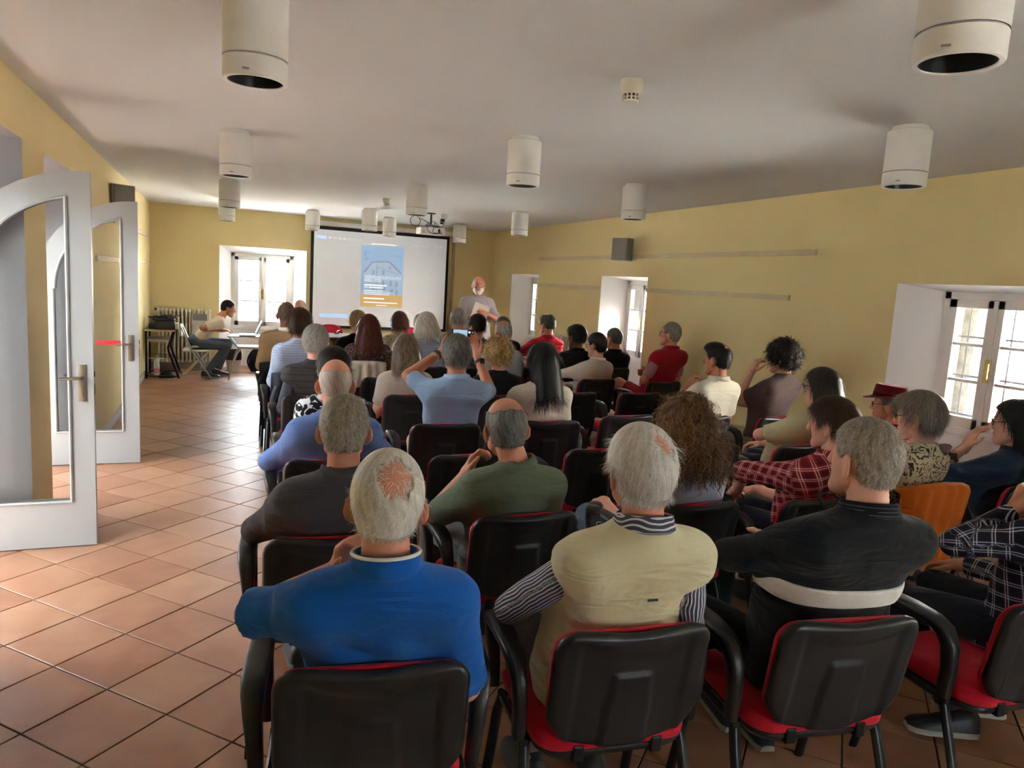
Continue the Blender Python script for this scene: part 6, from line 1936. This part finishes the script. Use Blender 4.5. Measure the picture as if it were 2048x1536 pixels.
# ---- speakers
STR2 = stripes('lilac_grey_stripes', C(186, 178, 182), C(160, 152, 162), 60, .4, 0, .02)
def beard(m, **k):
    return dict(style='beard', mat=m, **k)
BEARD = hairmat('beard_white', C(190, 182, 172), C(240, 236, 228))
def add_beard(root, d, m=None, front=.0):
    hd, R, s = d['head'], d['R'], d['hs']
    ax, ay, az = [np.arange(a, b_, .006, dtype=F32) for a, b_ in ((-.09, .09), (-.02, .13), (-.15, .0))]
    F = Field(ax, ay, az)
    F.ell((0, .030, -.030), (.058, .060, .080), .010, add=.008)
    F.cone((-.040, .020, -.070), (-.012, .068, -.098), .036, .030, .01); F.cone((.040, .020, -.070), (.012, .068, -.098), .036, .030, .01)
    F.ell((0, .072, -.104), (.030, .026, .024), .010)
    X, Y, Z = F.grid((slice(None),) * 3)
    dd = F.dist()
    dd = np.maximum(dd, Z + .040 - .55 * np.maximum(0, np.abs(X) - .034))
    mouth = (np.sqrt((X / .026) ** 2 + ((Z + .058) / .010) ** 2) - 1) * .01
    dd = np.maximum(dd, -np.where(Y > .06, mouth, 1)); dd = np.maximum(dd, .008 - Y - .0 * Z)
    V, Q = surface_nets(dd, ax, ay, az)
    V = (np.array(hd)[:, None] + R @ (V.T * s)).T
    np_mesh('beard', V, Q, m or BEARD, root, True, np.random.default_rng(2).random(len(V)))
def p38x(root, d):
    add_beard(root, d)
    MB().loft([[(.168 * math.cos(t), .118 * math.sin(t), z) for t in [2 * PI * i / 24 for i in range(24)]] for z in (.925, .96)], False).build('belt', BLACKP, root, True)
SPK_ = person('standing white-bearded speaker in a striped shirt holding papers', 3.369, 9.6, 1.771, 172, 1, SK1, bald(BEARD, sl=.010, thick=.004, n=2500, bald=((0, .03, .11, .095), (0, .09, .05, .07)), line='nape'), STR2, 'elbow', fabric('grey_trousers_dark', C(70, 70, 74)), head=(-8, 4, 0), sw=0.215, build=1.12, belly=.03, standing=True, face=True, collar=STR2,
       extra=p38x, arms={1: ((.295, .04, 1.19), (.10, .24, 1.20), (-.75, .5, .1), (-.3, -.5, -.8), .55), -1: ((-.30, .06, 1.17), (-.10, .25, 1.27), (.8, .35, .25), (.3, -.6, -.6), .6)}, foldamp=.008)
person('bald man in glasses seated behind the table looking down', 1.250, 12.30, 1.231, 140, 2, SK1, bald(GREYH, sl=.004, thick=.002, n=800, bald=((0, 0, .12, .09), (0, .09, .08, .09))), fabric('pale_grey_shirt', C(196, 192, 190), .95), 'long', NAVY, head=(-8, 22, 0), sw=0.201, headoff=(0, .12), face=True, glass=GLB, collar=MATS['pale_grey_shirt'])
JNS = JEANS
person('seated technician in a white shirt and jeans bending towards a laptop', .16, 11.95, 1.187, -90, 1, SK2, crop(DKBROWN, sl=.010, n=3500, line='high'), fabric('white_cotton_shirt', C(222, 212, 200), .95), 'short', JNS, head=(0, 16, 0), sw=0.191, headoff=(0, .565), nbo=(0, -.085), face=True, collar=MATS['white_cotton_shirt'], sl_len=.62, slump=.05,
       arms={1: ((.245, .05, .775), (.13, .31, .735), (-.3, .9, .05), (-.2, -.2, -1), .5), -1: ((-.24, .08, .775), (-.12, .33, .735), (.3, .9, .05), (.2, -.2, -1), .5)}, foldamp=.007,
       legs={1: (np.array((.09, -.075, .535)), np.array((.14, .40, .50)), np.array((.12, .11, .085))), -1: (np.array((-.09, -.075, .535)), np.array((-.13, .42, .52)), np.array((-.12, .26, .085)))}, shoes=(SHOEB, SOLEW))
# ------------------------------------------------------------------ chairs under and between them
for x, y, r, lab in [
 (.34, 1.55, -9, 'black-backed red chair nearest the camera under the blue polo man'), (1.05, 1.55, -6, 'black-backed red chair under the man in the cream vest'),
 (1.70, 1.43, -9, 'black-backed red chair under the man in the striped black jacket'), (2.50, 1.34, -6, 'black-backed red chair cut by the right edge under the navy check'),
 (.37, 2.42, -5, 'black-backed red chair under the man in the charcoal shirt'), (1.14, 2.51, 0, 'black-backed red chair under the man in sage green'),
 (1.94, 2.49, 0, 'black-backed red chair under the woman with chestnut curls'), (2.60, 2.45, 2, 'black-backed red chair under the red checked shirt, bag strap over it'),
 (3.32, 2.44, 3, 'chair wearing an orange jacket under the woman in floral'), (4.05, 2.42, 6, 'black-backed red chair under the denim jacket by the window'),
 (.52, 3.48, -5, 'black-backed red chair under the man in the cornflower blue shirt'), (1.24, 3.50, 5, 'empty black-backed chair in front of the sage green polo'),
 (2.04, 3.52, 0, 'empty black-backed chair left of the white head in the cream vest'), (2.78, 3.50, 2, 'empty chair right of the chestnut curls, third row'),
 (3.44, 3.44, 4, 'black-backed red chair under the woman in pale yellow'), (4.18, 3.46, 10, 'black-backed red chair under the man with the burgundy hat'),
 (.62, 4.28, -3, 'black-backed chair under the woman in the graphic print'), (1.34, 4.28, -3, 'black-backed red chair under the man filming with a phone'),
 (2.08, 4.32, -3, 'black-backed red chair under the woman in the white t-shirt'), (2.78, 4.47, 3, 'empty black-backed chair right of the white t-shirt, fourth row'),
 (3.42, 4.38, 5, 'greyish black chair under the man in the white polo'), (4.07, 4.33, 6, 'black-backed red chair under the brown t-shirt'),
 (.66, 5.38, -3, 'black-backed chair under the man in the charcoal gilet'), (1.41, 5.40, 0, 'black-backed chair under the woman with ombre hair'),
 (2.10, 5.40, 0, 'black-backed chair under the woman with blond curls'), (2.87, 5.52, 2, 'empty black-backed chair behind the white t-shirt, fifth row left'),
 (3.53, 5.50, 3, 'empty black-backed red chair behind the red polo man, fifth row right'),
 (.66, 6.33, -2, 'chair hung with a grey jacket under the pale blue ribbed top'), (1.41, 6.36, 0, 'empty black-backed chair before the white cardigan'),
 (2.58, 6.48, 3, 'black-backed chair under the balding man in grey blue'), (3.56, 6.36, 8, 'black-backed red chair under the woman in the cream blazer'), (4.25, 6.20, 8, 'black-backed red chair under the man in red with folded arms'),
 (.66, 7.18, -2, 'chair hung with a black coat under the man in camel'), (1.36, 7.18, 0, 'chair hung with a white cardigan under the auburn hair'), (2.00, 7.18, 0, 'black-backed chair under the white bob'),
 (2.64, 7.18, 2, 'black-backed chair under the woman with a bare neck'), (3.60, 7.03, 4, 'black-backed chair under the young man with black hair'), (4.30, 7.32, 4, 'black-backed chair under the man in black by the window'),
 (1.42, 7.98, -2, 'black-backed chair under the blonde in the black jacket'), (2.10, 8.78, 0, 'black-backed chair under the red-brown hair with a clip'), (2.60, 8.08, 2, 'black-backed chair under the man in the taupe jacket'),
 (3.22, 7.98, 3, 'black-backed chair under the man in the navy jacket'), (3.85, 7.98, 5, 'black-backed chair under the man in the bright red shirt'), (2.63, 9.78, 0, 'black-backed chair in the front row behind the white bob')]:
    chair(x, y, r, lab)
tc_ = empty('conference_chair', (1.24, 12.32, 0), math.radians(140)); tag(tc_, 'black chair under the bald man behind the table', 'chair', CHAIR_GROUP)
for ch in CHAIR0.children: copy_tree(ch, tc_)

# ------------------------------------------------------------------ coats and cardigans on chair backs
def drape(x, yb, rz, m, label, name='draped_jacket', w=.25, back=.30, front=.10, seed=1, sleeves=True, cat='jacket', up=.0):
    a = math.radians(rz)
    root = empty(name, (x - .27 * math.sin(a), yb + .27 * math.cos(a), 0), a); tag(root, label, cat)
    r = np.random.default_rng(seed); ph = r.uniform(0, 6, 6)
    path = [(-.275 + .0, .80 - back)] ; n = 10
    prof = []
    for i in range(n + 1): t = i / n; z = .80 - back * (1 - t); prof.append((back_y(0, z) - .042 - .02 * (1 - t), z))
    prof += [(back_y(0, .80) - .030, .825 + up), (back_y(0, .80) - .0, .832 + up), (back_y(0, .8) + .035, .825 + up)]
    for i in range(5): t = i / 4; z = .80 - front * t; prof.append((back_y(0, z) + .056, z))
    rings = []
    for j in range(33):
        u = -1 + 2 * j / 32; X = u * w
        k = 1 - .25 * abs(u) ** 4
        outer = []; inner = []
        for i, (y, z) in enumerate(prof):
            amp = max(0, (.80 - z)) / back
            f = .014 * amp * math.sin(u * 9 + ph[0] + 2 * math.sin(u * 4 + ph[1])) + .006 * math.sin(u * 17 + ph[2])
            dz = -.03 * abs(u) ** 3 + .012 * amp * math.sin(u * 6 + ph[3])
            outer.append((X * (1 + .10 * amp * math.sin(ph[4])), y + .30 * X * X + (f if y < -.2 else -f * .3), z + dz * (1 if z < .8 else .6)))
            q = outer[-1]; inner.append((q[0] * .985, q[1] + (.010 if i < n + 1 else (-.010 if i > n + 2 else 0)), q[2] - (.010 if n + 1 <= i <= n + 2 else 0)))
        rings.append(outer + inner[::-1])
    mb = MB(); mb.loft(rings); mb.build('cloth_body', m, root, True, 1.6)
    if sleeves:
        s = MB(); s.tube([(-w * .8, -.30, .72), (-w * .95, -.33, .62), (-w * .85, -.34, .50), (-w * .9, -.33, .42)], [.05, .055, .05, .04], 10, flat=.5); s.build('sleeve', m, root, True)
    return root
ORG = fabric('orange_fleece', C(205, 104, 28), .88)
drape(3.32, 2.44, 3, ORG, 'orange jacket hung over the chair of the woman in floral', w=.262, back=.42, seed=3)
drape(1.36, 7.18, 0, fabric('white_knit', C(205, 196, 180), .95), 'white cardigan hung over the chair of the auburn-haired woman', 'draped_cardigan', .22, .22, seed=5, cat='cardigan', sleeves=False, up=.02)
drape(.66, 6.33, -2, fabric('slate_jacket', C(72, 78, 90), .9), 'slate grey jacket hung on the chair before the camel jacket', w=.235, back=.34, seed=7, up=.015)
drape(.62, 7.18, -2, fabric('black_coat', C(18, 18, 20), .9), 'long black coat hanging from the aisle chair down to the floor', 'draped_coat', .25, .62, seed=9, cat='coat')

# ------------------------------------------------------------------ small things people hold or set down
ph = empty('smartphone', (1.590, 4.805, 1.322), math.radians(-18)); tag(ph, 'smartphone held up to film, screen showing the scene', 'phone')
PM = rotx(-.12)
MB().box((0, 0, 0), (.158, .009, .075), PM, bev=.003).build('phone_case', BLACKP, ph)
MB().box((-.018, -.0055, 0), (.098, .001, .066), PM).build('viewfinder', glow('phone_view', (.42, .62, .85), .09), ph)
MB().box((-.028, -.0062, -.008), (.03, .0006, .034), PM).build('viewfinder_slide', glow('phone_bright', (.85, .92, 1.0), .11), ph)
MB().lathe([(.0075, 0), (.0075, .001)], 14, PM @ tr(.045, -.0052, .018) @ rotx(PI / 2)).build('shutter_button', glow('phone_white', (.95, .95, .95), .1), ph)
for k in range(3): MB().box((.066, -.0056, -.022 + k * .02), (.006, .001, .006), PM).build('screen_icon', MATS['phone_white'], ph)
PAPER = mat('paper_sheet', C(236, 226, 228), .8)
pp = empty('paper_sheets', (3.315, 9.335, 1.265), math.radians(172)); tag(pp, 'printed sheets with a yellow block held by the standing speaker', 'paper')
for k in range(3): MB().box((.002 * k, .002 * k, .003 * k), (.21, .0012, .297), rotx(.5) @ roty(-.35)).build('sheet', PAPER, pp)
MB().box((-.015, .008, .06), (.11, .001, .05), rotx(.5) @ roty(-.35)).build('yellow_block', mat('yellow_print', C(215, 205, 90), .8), pp)
nt = empty('note_card', (3.43, 6.99, .70), .3); tag(nt, 'folded white note card in the hands of the cream blazer woman', 'paper')
MB().box((0, 0, .0), (.10, .15, .002), rotx(.5)).build('card', PAPER, nt); MB().tube([(-.05, .0, .01), (-.08, .10, .06)], .004, 6).build('pen', BLACKP, nt)
# trekking poles beside the cream vest man
def pole(x, y, tilt, lab):
    r = empty('trekking_pole', (x, y, 0)); r.rotation_euler = tilt; tag(r, lab, 'trekking pole', 'trekking poles leaning together')
    MB().tube([(0, 0, .02), (0, 0, .70)], .0085, 10).build('shaft', CHM, r, True)
    MB().tube([(0, 0, .0), (0, 0, .03)], [.004, .008], 8).build('tip', CHROME, r)
    MB().lathe([(.03, .07), (.03, .078)], 16).build('basket', BLACKP, r)
    MB().lathe([(.011, .68), (.016, .70), (.017, .73), (.014, .76), (.016, .80), (.0165, .84), (.015, .86)], 14).build('grip', mat('grip_foam', (.02, .02, .022), .8), r, True)
    MB().lathe([(.012, .855), (.028, .868), (.030, .880), (.020, .890), (.004, .893)], 16, tr(-.006, 0, 0)).build('palm_knob', BLACKP, r, True)
    MB().tube(bez((.01, 0, .85), (.07, .02, .72), (.02, 0, .66)), .009, 6, flat=.3).build('strap', FB, r, True)
    return r
POLEINK = mat('pole_print', C(200, 195, 170), .6)  # pale colour of the grip lettering
a_ = pole(1.262, 2.30, (.0, .06, 0), 'black trekking pole with printed grip left of the cream vest man')
t_ = text('LEKI', .0, .0, .030, POLEINK, 0, a_, 'grip_lettering'); t_.location = (.006, -.0178, .835); t_.rotation_euler = (PI / 2, PI / 2, 0)
pole(1.325, 2.31, (-.02, .03, .4), 'second black trekking pole standing nearer the white hair')
# bags
bg = empty('handbag', (2.60, 2.385, 0)); tag(bg, 'black handbag hanging by its strap on the red check chair', 'bag')
MB().tube([(-.10, -.08, .64), (-.07, -.03, .76), (-.04, .05, .812), (.0, .085, .818), (.05, .05, .812), (.09, -.03, .76), (.12, -.08, .64)], .008, 8, flat=.5).build('strap', FB, bg, True)
b = MB(); b.loft([[(w_ * math.cos(t), -.10 + .045 * math.sin(t) * q, z) for t in [2 * PI * i / 16 for i in range(16)]] for z, w_, q in ((.42, .11, .7), (.45, .135, 1.1), (.58, .13, 1.0), (.66, .115, .6), (.67, .10, .3))]); b.build('bag_body', FB, bg, True)
gb = empty('shopping_bag', (2.42, 3.00, 0)); tag(gb, 'dark green bag on the floor before the red checked shirt', 'bag')
b = MB(); b.loft([[(w_ * math.cos(t), .10 * math.sin(t) * q, z) for t in [2 * PI * i / 18 for i in range(18)]] for z, w_, q in ((0, .14, 1), (.08, .17, 1.2), (.40, .17, 1.2), (.58, .15, 1.0), (.66, .08, .6))]); b.build('bag_body', fabric('dark_green_cloth', C(24, 62, 52), .85), gb, True)
for s in (-1, 1): MB().tube(bez((-.07, s * .03, .62), (0, s * .04, .80), (.07, s * .03, .62)), .006, 6).build('handle', FB, gb, True)
mg = empty('magazine', (3.72, 2.90, .60), .2); tag(mg, 'blue and white printed magazine on the lap beside the floral blouse', 'magazine')
MB().box((0, 0, 0), (.22, .29, .006)).build('cover', blotch('magazine_print', C(200, 206, 216), C(60, 84, 128), C(236, 236, 236), 30, .52, .03, .2), mg); MB().box((.004, .004, -.005), (.21, .28, .006)).build('pages', PAPER, mg)
